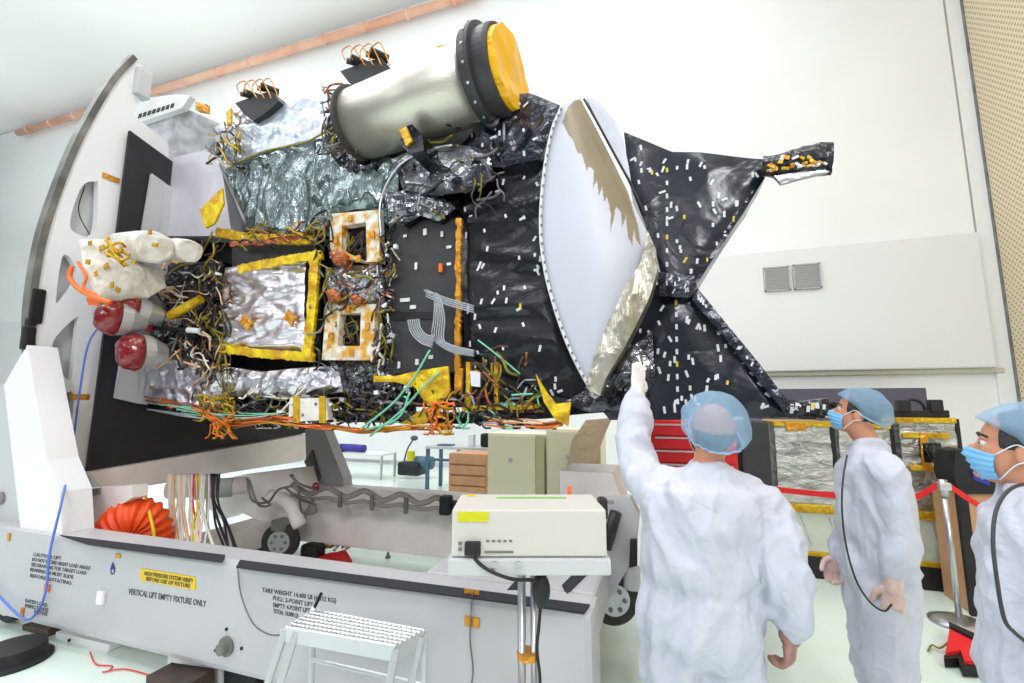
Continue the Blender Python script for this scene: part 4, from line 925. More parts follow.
# --- black foil booms right of the reflector
ctr_rows = [(at(667, 160, Y=3.24), at(667, 270, Y=3.24), 8, 0)]
bl('boom_panel', [(624, 133), (648, 142), (672, 152), (700, 153), (735, 157), (764, 160), (762, 178), (742, 206), (718, 244), (694, 284), (680, 290), (664, 288), (658, 262), (644, 222), (630, 186)], M['boomfoil'], 3.3, depth=.7, sp=.034, amp=.05, s=1.6, stretch=(1, 1, .6), tabs=46, tabsz=(.008, .022), seed=6, rows=ctr_rows, label='upper black foil boom panel')
bl('boom_panel', [(662, 280), (692, 282), (700, 296), (726, 328), (752, 362), (776, 396), (788, 414), (760, 418), (720, 416), (680, 420), (648, 420), (640, 404), (622, 380), (624, 345), (644, 296)], M['boomfoil'], 3.26, depth=.7, sp=.034, amp=.05, s=1.6, stretch=(1.6, 1, .6), tabs=48, tabsz=(.008, .022), seed=8, rows=[(at(676, 296, Y=3.2), at(678, 408, Y=3.2), 9, 0), (at(700, 300, Y=3.2), at(772, 400, Y=3.2), 10, -.9)], label='lower black foil boom panel')
bl('boom_waist', [(656, 272), (694, 276), (698, 290), (690, 298), (660, 296)], M['navyfoil'], 3.16, depth=.3, sp=.022, amp=.03, s=8, tabs=10, tabsz=(.004, .017))
bl('boom_panel', [(590, 396), (620, 372), (646, 360), (652, 420), (610, 420)], M['blackfoil'], 3.2, depth=.4, sp=.03, amp=.05, s=5, tabs=8, tabsz=(.005, .012))
# side faces of the booms (they slope back to the right)
bl('boom_edge', [(764, 160, 3.3), (766, 176, 3.3), (744, 212, 3.3), (720, 248, 3.3), (696, 286, 3.3), (690, 280, 3.3), (716, 236, 3.3), (742, 198, 3.3), (758, 172, 3.3)], M['navyfoil'], 3.22, depth=.3, sp=.024, amp=.025, s=6, tabs=22, tabsz=(.006, .018))
bl('boom_edge', [(696, 286), (704, 296), (730, 328), (758, 362), (790, 404), (784, 412), (750, 370), (722, 334), (692, 300)], M['navyfoil'], 3.18, depth=.3, sp=.024, amp=.025, s=6, tabs=20, tabsz=(.006, .018))
# wrapped boom arm
arm = [at(762, 167, Y=3.2), at(785, 165, Y=3.18), at(808, 161, Y=3.16), at(832, 158, Y=3.14)]
v, f = pipe(arm, lambda s: .055+.03*min(1, s*3), 18, 10)
v = [q+(q-min(arm, key=lambda a: (a-q).length)).normalized()*.03*(ridged(q, 6)-.4) for q in v]
ba = mk('boom_arm', v, f, M['blackfoil'], sc, label='wrapped boom arm with amber and white tape')
rnd = random.Random(2)
for k in range(30):
    s = rnd.random(); y = 158+rnd.random()*13-(s*7); q = at(766+s*62, y, Y=3.07+abs(y-162)*.003)
    mk('tape_piece', *box(q, (rnd.uniform(.02, .05), .01, rnd.uniform(.01, .022)), Matrix.Rotation(rnd.uniform(-.5, .9), 3, 'Y')), M[rnd.choice(('amber', 'amber', 'tab', 'tab', 'gold'))], ba)
bl('hanging_film', [(774, 176), (800, 172), (834, 164), (833, 171), (812, 176), (796, 180), (781, 184)], M['silver'], 3.12, depth=.03, sp=.02, amp=.02, s=8)
# cable clutter along the lower boom tip
bl('boom_tip', [(770, 396), (800, 402), (828, 398), (828, 412), (800, 416), (770, 418)], M['blackfoil'], 3.3, depth=.15, sp=.024, amp=.06, s=8, tabs=12, tabsz=(.009, .022))

# --- telescope tube on top
T0, T1 = at(362, 125, D=3.98), at(483, 79, D=3.45); ax = (T1-T0).normalized(); TL = (T1-T0).length; R_ = .295
tt = mk('telescope_tube', *lathe(T0, ax, [(0, R_), (TL*.5, R_), (TL, R_)], 64), M['tube'], sc, smooth=True, label='brushed metallic telescope tube')
mk('tube_collar', *lathe(T0, ax, [(-.05, R_*.9), (-.045, R_+.02), (-.01, R_+.035), (0, R_+.03), (.01, R_+.004)], 48), M['rubber'], tt, label='dark rear collar')
mk('tube_collar', *lathe(T0+ax*TL, ax, [(-.02, R_+.005), (-.015, R_+.06), (.05, R_+.075), (.075, R_+.07), (.08, R_+.03), (.17, R_+.03), (.2, R_+.02)], 48), M['avblk'], tt, label='dark front collar')
CP = T0+ax*(TL+.2)
d_, u_, w2 = frame(ax); v = [CP+ax*.05]; n_ = 48
for rr in (.35, .7, 1.0):
    for i in range(n_):
        a = 2*math.pi*i/n_; r2 = (R_-.005)*rr*(1+(.03*math.sin(a*7)+.02*math.sin(a*13) if rr == 1 else 0)); p_ = CP+(u_*math.cos(a)+w2*math.sin(a))*r2
        v.append(p_+ax*(.045+.02*noise.noise(p_*6)))
f = [(0, 1+i, 1+(i+1) % n_) for i in range(n_)]
for k in range(2):
    for i in range(n_): j = (i+1) % n_; a = 1+k*n_; f.append((a+i, a+n_+i, a+n_+j, a+j))
bs = len(v); v += [CP+(u_*math.cos(2*math.pi*i/n_)+w2*math.sin(2*math.pi*i/n_))*R_-ax*.02 for i in range(n_)]
for i in range(n_): j = (i+1) % n_; f.append((1+2*n_+i, bs+i, bs+j, 1+2*n_+j))
mk('lens_cover', v, f, M['cover'], tt, label='bright yellow lens cover')
for k in range(18):
    a = 2*math.pi*k/18; q = T0+ax*(TL+.04)+(u_*math.cos(a)+w2*math.sin(a))*(R_+.07); mk('collar_bolt', *cyl(q, q+(q-(T0+ax*(TL+.04))).normalized()*.012, .01, n=8), M['alu'], tt)
# collar mounts and dark mechanism under the tube front
mk('tube_mount', *hexa(px([(468, 96), (484, 98), (500, 108), (508, 120), (504, 138), (476, 136), (466, 118)], 3.0), (0, .25, 0)), M['black'], sc)
for q, r in (((476, 112), .05), ((492, 122), .06), ((484, 104), .04)): mk('mount_joint', *lathe(at(*q, Y=2.95), (0.2, -1, 0), [(0, r), (.03, r), (.035, r*.6), (.06, r*.5)], 16), M['darkw'], sc)
mk('tube_saddle', *hexa(px([(402, 128), (412, 124), (422, 134), (424, 150), (410, 154), (402, 146)], 2.72), (0, .3, 0)), M['darkfoil'], sc)
mk('saddle_tab', *hexa(px([(399, 130), (406, 126), (412, 140), (406, 146)], 2.7), (0, .03, 0)), M['gold'], sc)
# black instrument pods on top
for (ox, oy, s_, Yp) in ((235, 95, 1.0, 3.05), (340, 62, 1.15, 3.05)):
    g = lambda pts: px([(ox+a*s_, oy+b*s_) for a, b in pts], Yp)
    pod = mk('instrument_pod', *hexa(g([(0, 8), (22, 0), (36, -4), (44, 6), (30, 18), (18, 26), (8, 18)]), (0, .3, 0)), M['panelblk'], sc, label='black instrument pod with twin barrels')
    for a, b in ((11, -1), (28, -7)):
        c = at(ox+a*s_, oy+b*s_, Y=Yp); mk('barrel', *cyl(c+V((0, -.03, 0)), c+V((.09, .1, .0)), .035*s_, n=16), M['black'], pod, smooth=False)
        c2 = c+V((-.05, -.02, .0)); mk('barrel', *cyl(c2, c2+V((.05, .05, 0)), .022*s_, n=12), M['brownw'], pod)
    for k in range(4):
        mk('orange_loop', *pipe([at(ox+q[0]*s_, oy+q[1]*s_, Y=Yp-.04) for q in ((4+k*7, -2), (2+k*8, -10), (10+k*8, -14-k), (16+k*8, -6), (22+k*7, 3))], .0055, 6), M['amber'], pod, smooth=True)
bl('pod_base_film', [(232, 112), (248, 104), (270, 112), (262, 120), (240, 124)], M['silver'], 3.1, depth=.1, sp=.02, amp=.03, s=9)
mk('amber_flag', *hexa(px([(436, 46), (450, 43), (458, 42), (450, 48), (438, 54)], 3.4), (0, .02, 0)), M['gold'], sc)
mk('amber_flag', *hexa(px([(226, 112), (231, 108), (231, 124), (227, 126)], 3.04), (0, .02, 0)), M['gold'], sc)
bl('amber_wrap', [(196, 102), (206, 104), (206, 112), (196, 110)], M['amber'], 3.04, depth=.05, sp=.015, amp=.02, s=12)
# yellow flags
bl('yellow_flag', [(222, 188), (224, 204), (214, 224), (206, 228), (200, 210)], M['yellow'], 3.0, depth=.02, sp=.02, amp=.02, s=6)
bl('yellow_flag', [(374, 376), (396, 376), (412, 372), (448, 366), (450, 392), (442, 404), (428, 406), (416, 388), (396, 382), (374, 382)], M['yellow'], 2.98, depth=.02, sp=.022, amp=.03, s=7)
bl('yellow_flag', [(536, 374), (548, 394), (556, 404), (571, 402), (568, 426), (556, 420), (544, 402)], M['yellow'], 2.95, depth=.02, sp=.022, amp=.03, s=5)
bl('yellow_flag', [(400, 424), (418, 412), (436, 404), (440, 414), (424, 424)], M['gold'], 3.0, depth=.02, sp=.022, amp=.02, s=6)
# --- thruster cluster at left
def drum(c0, c1, r0, r1, m, name, label=None, par=sc):
    v, f = lathe(c0, c1-c0, [(0, r0*.86), (.01, r0), ((c1-c0).length*.5, (r0+r1)/2*1.03), ((c1-c0).length-.01, r1), ((c1-c0).length, r1*.86)], 30)
    v = [q+V((noise.noise(q*9), noise.noise(q*9+V((5, 0, 0))), noise.noise(q*9+V((0, 7, 0)))))*.02 for q in v]; return mk(name, v, f, m, par, label=label)
bl('beta_cloth_box', [(79, 240, 2.32), (104, 236, 2.42), (126, 262, 2.6), (145, 268, 2.72), (148, 284, 2.72), (130, 294, 2.6), (98, 297, 2.4), (84, 276, 2.34)], M['mli'], 2.4, depth=.15, sp=.03, amp=.03, s=5, puff=.06, label='white cloth wrapped box')
drum(at(124, 246, Y=2.75), at(156, 247, Y=2.62), .13, .14, M['mli'], 'thruster_shroud', 'white cloth shroud')
drum(at(166, 252, Y=2.95), at(190, 250, Y=2.85), .11, .1, M['mli'], 'thruster_shroud', 'white cloth shroud')
rnd = random.Random(3)
for (x, y) in ((90, 243), (106, 266), (96, 274), (112, 285), (155, 245), (134, 262), (88, 262), (150, 232), (176, 262), (118, 290), (102, 248), (110, 252)):
    mk('amber_tape', *box(at(x, y, Y=2.47 if 128 < x < 160 else (2.7 if x > 160 else 2.27+(x-80)*.0055)), (rnd.uniform(.03, .07), .01, rnd.uniform(.02, .05)), Matrix.Rotation(rnd.uniform(-.6, .6), 3, 'Y')), M['gold'], sc)
for k in range(8):
    mk('gold_wire', *pipe([at(104+rnd.uniform(-6, 6), 240+rnd.uniform(-5, 14), Y=2.38), at(114+rnd.uniform(-6, 6), 250+rnd.uniform(-8, 10), Y=2.4), at(124+rnd.uniform(-6, 6), 258+rnd.uniform(-12, 8), Y=2.46)], .012, 6), M['gold'], sc, smooth=True)
def red_cover(c, r, dirv, label):
    d, u, w_ = frame(dirv); c = V(c)
    prof = [(0, r*.95), (.02, r), (.05, r*.99), (.09, r*.93), (.12, r*.8), (.145, r*.55), (.155, r*.25), (.157, .003)]
    v, f = lathe(c, d, prof, 30); v = [q+d*.012*noise.noise(q*12) for q in v]
    o = mk('dust_cover', v, f, M['red'], sc, smooth=True, label=label)
    mk('nozzle', *lathe(c, -d, [(0, r*.98), (.08, r*.9), (.16, r*.6), (.2, r*.45)], 24), M['alu'], sc, label='pale grey nozzle behind its red cover')
    for k in range(3): a = k*2.1+.4; q = c+(u*math.cos(a)+w_*math.sin(a))*r*.9; mk('cover_screw', *box(q+d*.03, (.03, .03, .05), None, .006), M['copper'], o)
red_cover(at(118, 318, Y=2.6), .155, (-.3, -.95, .05), 'upper dark red dust cover')
red_cover(at(136, 311, Y=2.72), .13, (-.3, -.95, .1), 'dark red dust cover tucked behind the upper one')
red_cover(at(139, 352, Y=2.74), .165, (-.22, -.97, -.03), 'lower dark red dust cover')
mk('orange_cable', *pipe([at(*q, Y=2.3) for q in ((72, 266), (70, 278), (80, 290), (96, 298), (110, 302))], .018), M['orange'], sc, smooth=True)
mk('orange_cable', *pipe([at(*q, Y=2.32) for q in ((78, 262), (86, 276), (84, 288), (98, 296), (108, 306))], .012), M['orange'], sc, smooth=True)
mk('amber_flag', *hexa(px([(86, 298), (102, 298), (98, 306), (88, 305)], 2.36), (0, .01, 0)), M['orange'], sc)
mk('pink_plug', *lathe(at(150, 328, Y=2.9), (-1, -.3, 0), [(0, .03), (.04, .035), (.05, .02)], 14), mat('pink_plug', (222, 60, 96), .4), sc)
mk('strut', *cyl(at(154, 328, Y=2.95), at(206, 331, Y=3.05), .022), M['black'], sc, smooth=True)
mk('strut_sleeve', *cyl(at(188, 330, Y=3.0), at(200, 331, Y=3.02), .026), M['tab'], sc)
v, f = cyl(at(170, 316, Y=2.95), at(201, 299, Y=3.0), .045, .04, 16); mk('yellow_canister', v, f, M['gold'], sc, label='yellow wrapped canister')
for (x, y, r) in ((155, 315, .05), (166, 340, .055), (176, 352, .06), (160, 362, .05), (180, 322, .04)):
    mk('valve', *lathe(at(x, y, Y=3.1), (-.3, -1, .1), [(0, r), (.05, r), (.06, r*.6), (.12, r*.5)], 16), M[('alu', 'darkw', 'rim', 'black', 'mli')[x % 5]], sc)
# --- harness clutter: one mesh per harness run
def clutter(name, x0, x1, y0, y1, n, mats, Y, r=(.005, .011), seed=1, vert=.5, jit=.5, seg=4, label=None):
    rnd = random.Random(seed); mb = MB()
    for k in range(n):
        x, y = rnd.uniform(x0, x1), rnd.uniform(y0, y1); L_ = rnd.uniform(10, 34); a = rnd.gauss(math.pi/2, .35) if rnd.random() < vert else rnd.gauss(0, .3); pts = []
        for s in range(seg):
            q = at(min(max(x, x0-4), x1+4), min(max(y, y0-4), y1+4), Y=Y+rnd.uniform(-.05, .05)); pts.append(q); a += rnd.gauss(0, jit); x += math.cos(a)*L_/seg*1.5; y += math.sin(a)*L_/seg*1.5
        mb.add(pipe(pts, rnd.uniform(*r), 6, 4), M[rnd.choice(mats)])
    return mb.build(name, sc, smooth=True, label=label)
clutter('wire_harness', 196, 226, 236, 410, 70, ('brownw', 'olivew', 'darkw', 'peachw', 'olivew', 'brownw', 'black'), 3.08, seed=1, vert=.85)
clutter('wire_harness', 146, 206, 268, 366, 80, ('brownw', 'whitew', 'darkw', 'peachw', 'olivew', 'rim', 'black'), 3.06, seed=2)
clutter('wire_harness', 376, 396, 215, 400, 45, ('brownw', 'olivew', 'darkw', 'black', 'whitew'), 3.08, seed=3, vert=.95)
clutter('wire_harness', 312, 332, 206, 366, 36, ('olivew', 'darkw', 'rim', 'black'), 3.08, seed=4, vert=.95)
clutter('wire_harness', 326, 390, 262, 306, 36, ('harness', 'darkw', 'rim', 'olivew', 'copper'), 3.06, seed=5)
clutter('wire_harness', 222, 380, 392, 424, 110, ('darkw', 'black', 'olivew', 'whitew', 'brownw', 'black', 'rim'), 3.06, seed=6, vert=.2)
clutter('wire_harness', 380, 540, 384, 424, 80, ('darkw', 'black', 'olivew', 'brownw', 'black', 'harness', 'teal'), 3.0, seed=7, vert=.3)
clutter('wire_harness', 400, 500, 120, 215, 34, ('darkw', 'rim', 'harness', 'olivew', 'darkw'), 2.98, seed=8)
clutter('wire_harness', 320, 352, 88, 150, 36, ('brownw', 'olivew', 'darkw', 'rim', 'copper'), 3.02, seed=9)
clutter('wire_harness', 210, 236, 120, 160, 30, ('olivew', 'darkw', 'gold', 'rim'), 3.04, seed=10)
clutter('wire_harness', 234, 320, 226, 246, 24, ('olivew', 'gold', 'copper', 'darkw'), 3.04, seed=12, vert=0)
clutter('wire_harness', 466, 532, 350, 408, 34, ('brownw', 'darkw', 'copper', 'olivew'), 3.0, seed=13, vert=.9)
def run(name, pts, n, spread, mats, Y, r=(.005, .009), seed=1, label=None):
    rnd = random.Random(seed); mb = MB()
    for k in range(n):
        i0 = rnd.randrange(0, len(pts)-1); i1 = min(len(pts)-1, i0+rnd.randint(1, 3)); oy = rnd.uniform(-spread, spread)
        mb.add(pipe([at(q[0]+rnd.uniform(-4, 4), q[1]+oy+rnd.uniform(-1.6, 1.6), Y=Y+rnd.uniform(-.04, .04)) for q in pts[i0:i1+1]], rnd.uniform(*r), 6, 5), M[rnd.choice(mats)])
    return mb.build(name, sc, smooth=True, label=label)
EDGE = [(148, 398), (160, 401), (175, 404), (190, 406), (204, 412), (218, 420), (234, 424), (250, 422), (270, 420), (292, 422)]
EDGE2 = [(290, 424), (312, 427), (336, 429), (360, 431), (384, 430), (408, 428), (430, 427), (452, 428)]
run('orange_harness', EDGE, 34, 4, ('orange', 'amber', 'orange', 'copper'), 3.0, seed=14, label='orange harness along the lower edge')
run('orange_harness', EDGE2, 26, 2.5, ('orange', 'orange', 'copper', 'amber'), 2.98, seed=15, label='orange harness along the lower edge')
run('wire_harness', [(150, 406), (180, 411), (206, 415), (240, 418), (280, 416)], 12, 4, ('teal', 'harness', 'whitew', 'harness'), 2.99, seed=22)
clutter('orange_harness', 210, 232, 416, 434, 18, ('amber', 'orange', 'gold'), 2.96, seed=16, r=(.005, .009))
clutter('orange_harness', 428, 450, 396, 430, 26, ('amber', 'orange', 'gold'), 2.95, seed=17, r=(.005, .009))
run('orange_harness', [(486, 420), (505, 423), (525, 424), (545, 426), (560, 424)], 20, 4, ('copper', 'orange', 'darkw', 'peachw'), 3.0, seed=18)
clutter('gold_fringe', 195, 230, 392, 416, 24, ('olivew', 'gold'), 3.0, seed=19)
for pts in ([(362, 428), (392, 404), (412, 380), (430, 350)], [(370, 436), (400, 412), (424, 386), (440, 372)], [(366, 430), (398, 418), (410, 392)]):
    mk('teal_wire', *pipe([at(*q, Y=2.93) for q in pts], .008), M['teal'], sc, smooth=True)
mk('amber_sling', *hexa(px([(290, 398), (326, 398), (328, 420), (288, 422)], 2.98), (0, .06, 0)), M['mli'], sc)
for x in (296, 322): mk('amber_band', *hexa(px([(x-3, 396), (x+3, 396), (x+3, 423), (x-3, 423)], 2.97), (0, .02, 0)), M['gold'], sc)
# small connector boxes and tags across the clutter
rnd = random.Random(21)
for k in range(60):
    x, y = rnd.choice(((rnd.uniform(226, 380), rnd.uniform(396, 416)), (rnd.uniform(380, 396), rnd.uniform(220, 380)), (rnd.uniform(150, 225), rnd.uniform(250, 400)), (rnd.uniform(340, 410), rnd.uniform(370, 412))))
    mk('connector', *box(at(x, y, Y=2.99), (rnd.uniform(.02, .06), .03, rnd.uniform(.015, .035)), Matrix.Rotation(rnd.uniform(-.5, .5), 3, 'Y'), .003), M[rnd.choice(('black', 'darkw', 'tab', 'harness', 'black', 'olivew'))], sc)
mk('lower_tray', *hexa(px([(146, 400), (222, 410), (460, 414), (560, 412), (556, 418), (460, 424), (220, 420), (150, 410)], 3.12), (0, .5, 0)), M['darkfoil'], sc)
mk('amber_rail', *hexa(px([(462, 406), (540, 404), (540, 409), (462, 411)], 2.99), (0, .05, 0)), M['gold'], sc)
for x in (466, 494): mk('amber_rail', *hexa(px([(x, 362), (x+4, 362), (x+4, 406), (x, 406)], 3.0), (0, .03, 0)), M['gold'], sc)
# ================================================================= people
def shell(parts, voxel, smooth=4, name='tmp'):
    """union of overlapping closed lofts -> one continuous skin (verts, faces)"""
    v = []; f = []
    for a, b in parts:
        k = len(v); v += list(a); f += [tuple(k+i for i in q) for q in b]
    me = bpy.data.meshes.new(name); me.from_pydata([tuple(q) for q in v], [], f); o = bpy.data.objects.new(name, me); C.objects.link(o)
    bm = bmesh.new(); bm.from_mesh(me); bmesh.ops.recalc_face_normals(bm, faces=bm.faces); bm.to_mesh(me); bm.free()
    r = o.modifiers.new('r', 'REMESH'); r.mode = 'VOXEL'; r.voxel_size = voxel
    s = o.modifiers.new('s', 'SMOOTH'); s.factor = .5; s.iterations = smooth
    bpy.context.view_layer.update()
    m2 = bpy.data.meshes.new_from_object(o.evaluated_get(bpy.context.evaluated_depsgraph_get()))
    vv = [q.co.copy() for q in m2.vertices]; nn = [q.normal.copy() for q in m2.vertices]; ff = [tuple(p_.vertices) for p_ in m2.polygons]
    bpy.data.objects.remove(o); bpy.data.meshes.remove(me); bpy.data.meshes.remove(m2)
    return vv, nn, ff
def rings(R, n=24):   # R: list of (centre, half-axis vector a, half-axis vector b)
    v = []; f = []
    for c, a, b in R:
        for i in range(n):
            t_ = 2*math.pi*i/n; v.append(V(c)+V(a)*math.cos(t_)+V(b)*math.sin(t_))
    for k in range(len(R)-1):
        for i in range(n): j = (i+1) % n; f.append((k*n+i, k*n+j, (k+1)*n+j, (k+1)*n+i))
    f.append(tuple(range(n-1, -1, -1))); f.append(tuple((len(R)-1)*n+i for i in range(n)))
    return v, f
def limb(P, R, n=16, k=6):
    P = [V(p) for p in P]; m_ = (len(P)-1)*k+1
    sp = spline(P, k) if len(P) > 2 else [P[0].lerp(P[1], i/k) for i in range(k+1)]
    def rad(s):
        x = s*(len(R)-1); i = min(int(x), len(R)-2); return R[i]+(R[i+1]-R[i])*(x-i)
    t0 = (sp[0]-sp[1]).normalized(); t1 = (sp[-1]-sp[-2]).normalized(); N = len(sp)-1
    pts = [(sp[0]+t0*R[0]*.85, R[0]*.35), (sp[0]+t0*R[0]*.5, R[0]*.8)]+[(p, rad(i/N)) for i, p in enumerate(sp)]+[(sp[-1]+t1*R[-1]*.5, R[-1]*.8), (sp[-1]+t1*R[-1]*.85, R[-1]*.35)]
    v = []; f = []; u = None
    for i, (p, r) in enumerate(pts):
        t_ = (pts[min(i+1, len(pts)-1)][0]-pts[max(i-1, 0)][0]).normalized()
        if u is None: _, u, _ = frame(t_)
        u = (u-t_*u.dot(t_)).normalized(); w_ = t_.cross(u)
        for q in range(n): a = 2*math.pi*q/n; v.append(p+(u*math.cos(a)+w_*math.sin(a))*r)
    for i in range(len(pts)-1):
        for q in range(n): j = (q+1) % n; f.append((i*n+q, i*n+j, (i+1)*n+j, (i+1)*n+q))
    f.append(tuple(range(n-1, -1, -1))); f.append(tuple((len(pts)-1)*n+q for q in range(n)))
    return v, f
def hand(wrist, d, nrm, thumb, curl=.35, spread=.0, grow=0.0):
    """d: towards the fingertips, nrm: out of the palm, thumb: towards the thumb side"""
    d = V(d).normalized(); nrm = V(nrm); nrm = (nrm-d*nrm.dot(d)).normalized(); s = d.cross(nrm); s = s if s.dot(V(thumb)) > 0 else -s
    W = V(wrist); out = [rings([(W-d*.03, s*.026, nrm*.02), (W, s*.028, nrm*.021), (W+d*.03, s*.036, nrm*.019), (W+d*.065, s*.042, nrm*.017), (W+d*.092, s*.041, nrm*.014), (W+d*.102, s*.034, nrm*.009)], 20)]
    for k, (off, L_) in enumerate(((.031, .072), (.0105, .082), (-.0105, .076), (-.03, .06))):
        p = W+d*.088+s*off; dd = (d+s*spread*off*8).normalized(); P = [p]; c = curl*(1+.12*k); a = 0
        for seg, fr_ in enumerate((.46, .32, .26)):
            a += c*(.8 if seg == 0 else 1.0); p = p+(dd*math.cos(a)+nrm*math.sin(a))*L_*fr_; P.append(p)
        out.append(limb(P, [.0095+grow, .009+grow, .0083+grow, .0072+grow], 10, 3))
    p = W+d*.025+s*.028; P = [p, p+(d*.55+s*.75+nrm*.25).normalized()*.038, p+(d*.55+s*.75+nrm*.25).normalized()*.038+(d*.9+s*.3+nrm*.35).normalized()*.032, p+(d*.55+s*.75+nrm*.25).normalized()*.038+(d*.9+s*.25+nrm*.4).normalized()*.058]
    out.append(limb(P, [.014+grow, .0115+grow, .0105+grow, .008+grow], 10, 3)); return out
def head_parts(hc, f_, u_, r_):
    """hc: centre of the skull; f_/u_/r_: forward, up, right"""
    E = lambda c, a, b, c2: ball(hc+r_*c[0]+f_*c[1]+u_*c[2], (a, b, c2), 12, Matrix((r_, f_, u_)).transposed())
    return [E((0, -.012, .02), .076, .096, .092), E((0, .022, -.025), .064, .072, .088), E((0, .045, -.075), .044, .045, .038), E((0, .06, -.02), .05, .032, .05),
            E((0, .094, -.022), .0125, .018, .022), E((0, .102, -.033), .016, .014, .011), E((0, .085, -.062), .024, .012, .008), E((0, .08, -.092), .022, .016, .014),
            E((-.03, .073, .022), .022, .014, .008), E((.03, .073, .022), .022, .014, .008),
            E((-.076, -.002, -.018), .009, .018, .031), E((.076, -.002, -.018), .009, .018, .031)]
def person(name, J, label, face=None, cap=None, gloves=('glove', 'glove'), mask=True, bald=False, cord=None, hands=None, lean=V((0, 0, 0))):
    f_ = V(J['fwd']).normalized(); u_ = V((0, 0, 1)); r_ = f_.cross(u_).normalized()
    hf = V(J['hfwd']).normalized(); hr = hf.cross(V((0, 0, 1))).normalized(); hu = hr.cross(hf).normalized()
    pel = V(J['pelvis']); ch = V(J['chest']); hc = V(J['head']); nk = V(J['neck'])
    t = thing('person', (pel.x, pel.y, 0), label, 'person')
    # ---- body
    parts = head_parts(hc, hf, hu, hr)
    parts.append(limb([nk-V((0, 0, .06)), nk, hc-hu*.06-hf*.01], [.062, .056, .056], 18, 4))
    parts.append(rings([(pel-V((0, 0, .10)), r_*.10, f_*.08), (pel, r_*.16, f_*.11), (pel.lerp(ch, .4), r_*.13, f_*.095), (pel.lerp(ch, .8), r_*.15, f_*.105), (ch+V((0, 0, .06)), r_*.155, f_*.10), (nk-V((0, 0, .05)), r_*.10, f_*.07), (nk, r_*.05, f_*.05)]))
    for sd in 'LR':
        S_, E_, W_ = V(J['sh'+sd]), V(J['el'+sd]), V(J['wr'+sd])
        parts.append(limb([ch.lerp(S_, .55)+V((0, 0, .05)), S_], [.06, .052])); parts.append(limb([S_, S_.lerp(E_, .5), E_], [.05, .045, .038])); parts.append(limb([E_, E_.lerp(W_, .5), W_], [.038, .036, .026]))
        h_ = hands[sd]; parts += hand(W_, h_[0], h_[1], h_[2], h_[3] if len(h_) > 3 else .3)
        H_ = V(J['hp'+sd]); K_ = V(J['kn'+sd]); A_ = V(J['an'+sd])
        parts.append(limb([H_, H_.lerp(K_, .5), K_], [.085, .075, .055])); parts.append(limb([K_, K_.lerp(A_, .4), A_], [.055, .054, .037])); parts.append(limb([A_-V((0, 0, .03)), A_+f_*.09-V((0, 0, .055))], [.04, .034]))
    v, n, f = shell(parts, .006, 3)
    skin = mk('body', v, f, [M['skin'], M[gloves[0]], M[gloves[1]]], t, smooth=True)
    # gloves: own thin shells over each hand
    for gi, sd in enumerate('LR'):
        W_ = V(J['wr'+sd]); h_ = hands[sd]; d = V(h_[0]).normalized()
        gp = hand(W_, h_[0], h_[1], h_[2], h_[3] if len(h_) > 3 else .3, grow=.0016)
        gp.append(limb([W_-d*.05, W_+d*.02], [.036, .034], 18, 3))
        v, n, f = shell(gp, .0035, 2); v = [a+b*.0022 for a, b in zip(v, n)]
        mk('glove', v, f, M[gloves[gi]], t, smooth=True)
    # ---- coverall: loose, elastic waist and cuffs
    w0, w1 = J.get('bulk', (1, 1)); mid = pel.lerp(ch, .35)
    def rr(c, a, b): return (c, r_*a*w0, f_*b*w0)
    cp = [rings([rr(pel-V((0, 0, .12)), .14, .11), rr(pel-V((0, 0, .03)), .195, .155), rr(pel+V((0, 0, .05)), .195, .155), rr(mid-V((0, 0, .03)), .182, .148), rr(mid, .172, .138), rr(mid+V((0, 0, .035)), .182, .15), rr(pel.lerp(ch, .7), .195, .155), rr(ch, .20, .15), rr(ch+V((0, 0, .07)), .19, .135), rr(nk-V((0, 0, .055)), .135, .095), rr(nk-V((0, 0, .015)), .082, .075), (nk+V((0, 0, .018))+f_*.008, r_*.066, f_*.066)], 32)]
    for sd in 'LR':
        S_, E_, W_ = V(J['sh'+sd]), V(J['el'+sd]), V(J['wr'+sd]); fa = (W_-E_).normalized()
        cp.append(limb([ch.lerp(S_, .4)+V((0, 0, .04)), ch.lerp(S_, .8)+V((0, 0, .02)), S_], [.085, .082, .078]))
        cp.append(limb([S_, S_.lerp(E_, .5), E_], [.082*w1, .08*w1, .07*w1])); cp.append(limb([E_, E_.lerp(W_, .45), E_.lerp(W_, .82), W_-fa*.01], [.072*w1, .068*w1, .058*w1, .04]))
        H_ = V(J['hp'+sd]); K_ = V(J['kn'+sd]); A_ = V(J['an'+sd])
        cp.append(limb([H_+V((0, 0, .03)), H_.lerp(K_, .5), K_], [.125, .118, .105])); cp.append(limb([K_, K_.lerp(A_, .5), A_+V((0, 0, .02))], [.105, .1, .075]))
        cp.append(limb([A_-V((0, 0, .01)), A_+f_*.1-V((0, 0, .04))], [.062, .05]))
    v, n, f = shell(cp, .0125, 5)
    sd_ = J.get('seed', 1)*3.7; out = []
    for p, nn in zip(v, n):
        q = V((p.x*1.0, p.y*1.0, p.z*1.0)); tw = q+V((noise.noise(q*2+V((sd_, 0, 0))), 0, noise.noise(q*2)))*.25
        h1 = -1+2*(1-min(1, 2.6*abs(noise.noise(V((tw.x*6+sd_, tw.y*6, (tw.z+tw.x*.7)*4.2)))))**1.6); h2 = -1+2*(1-min(1, 2.6*abs(noise.noise(V((tw.x*13, tw.y*13+sd_, (tw.z-tw.x*.9)*9)))))**1.6)
        hz = math.exp(-((p-mid).dot(V((0, 0, 1)))/.10)**2)*.5
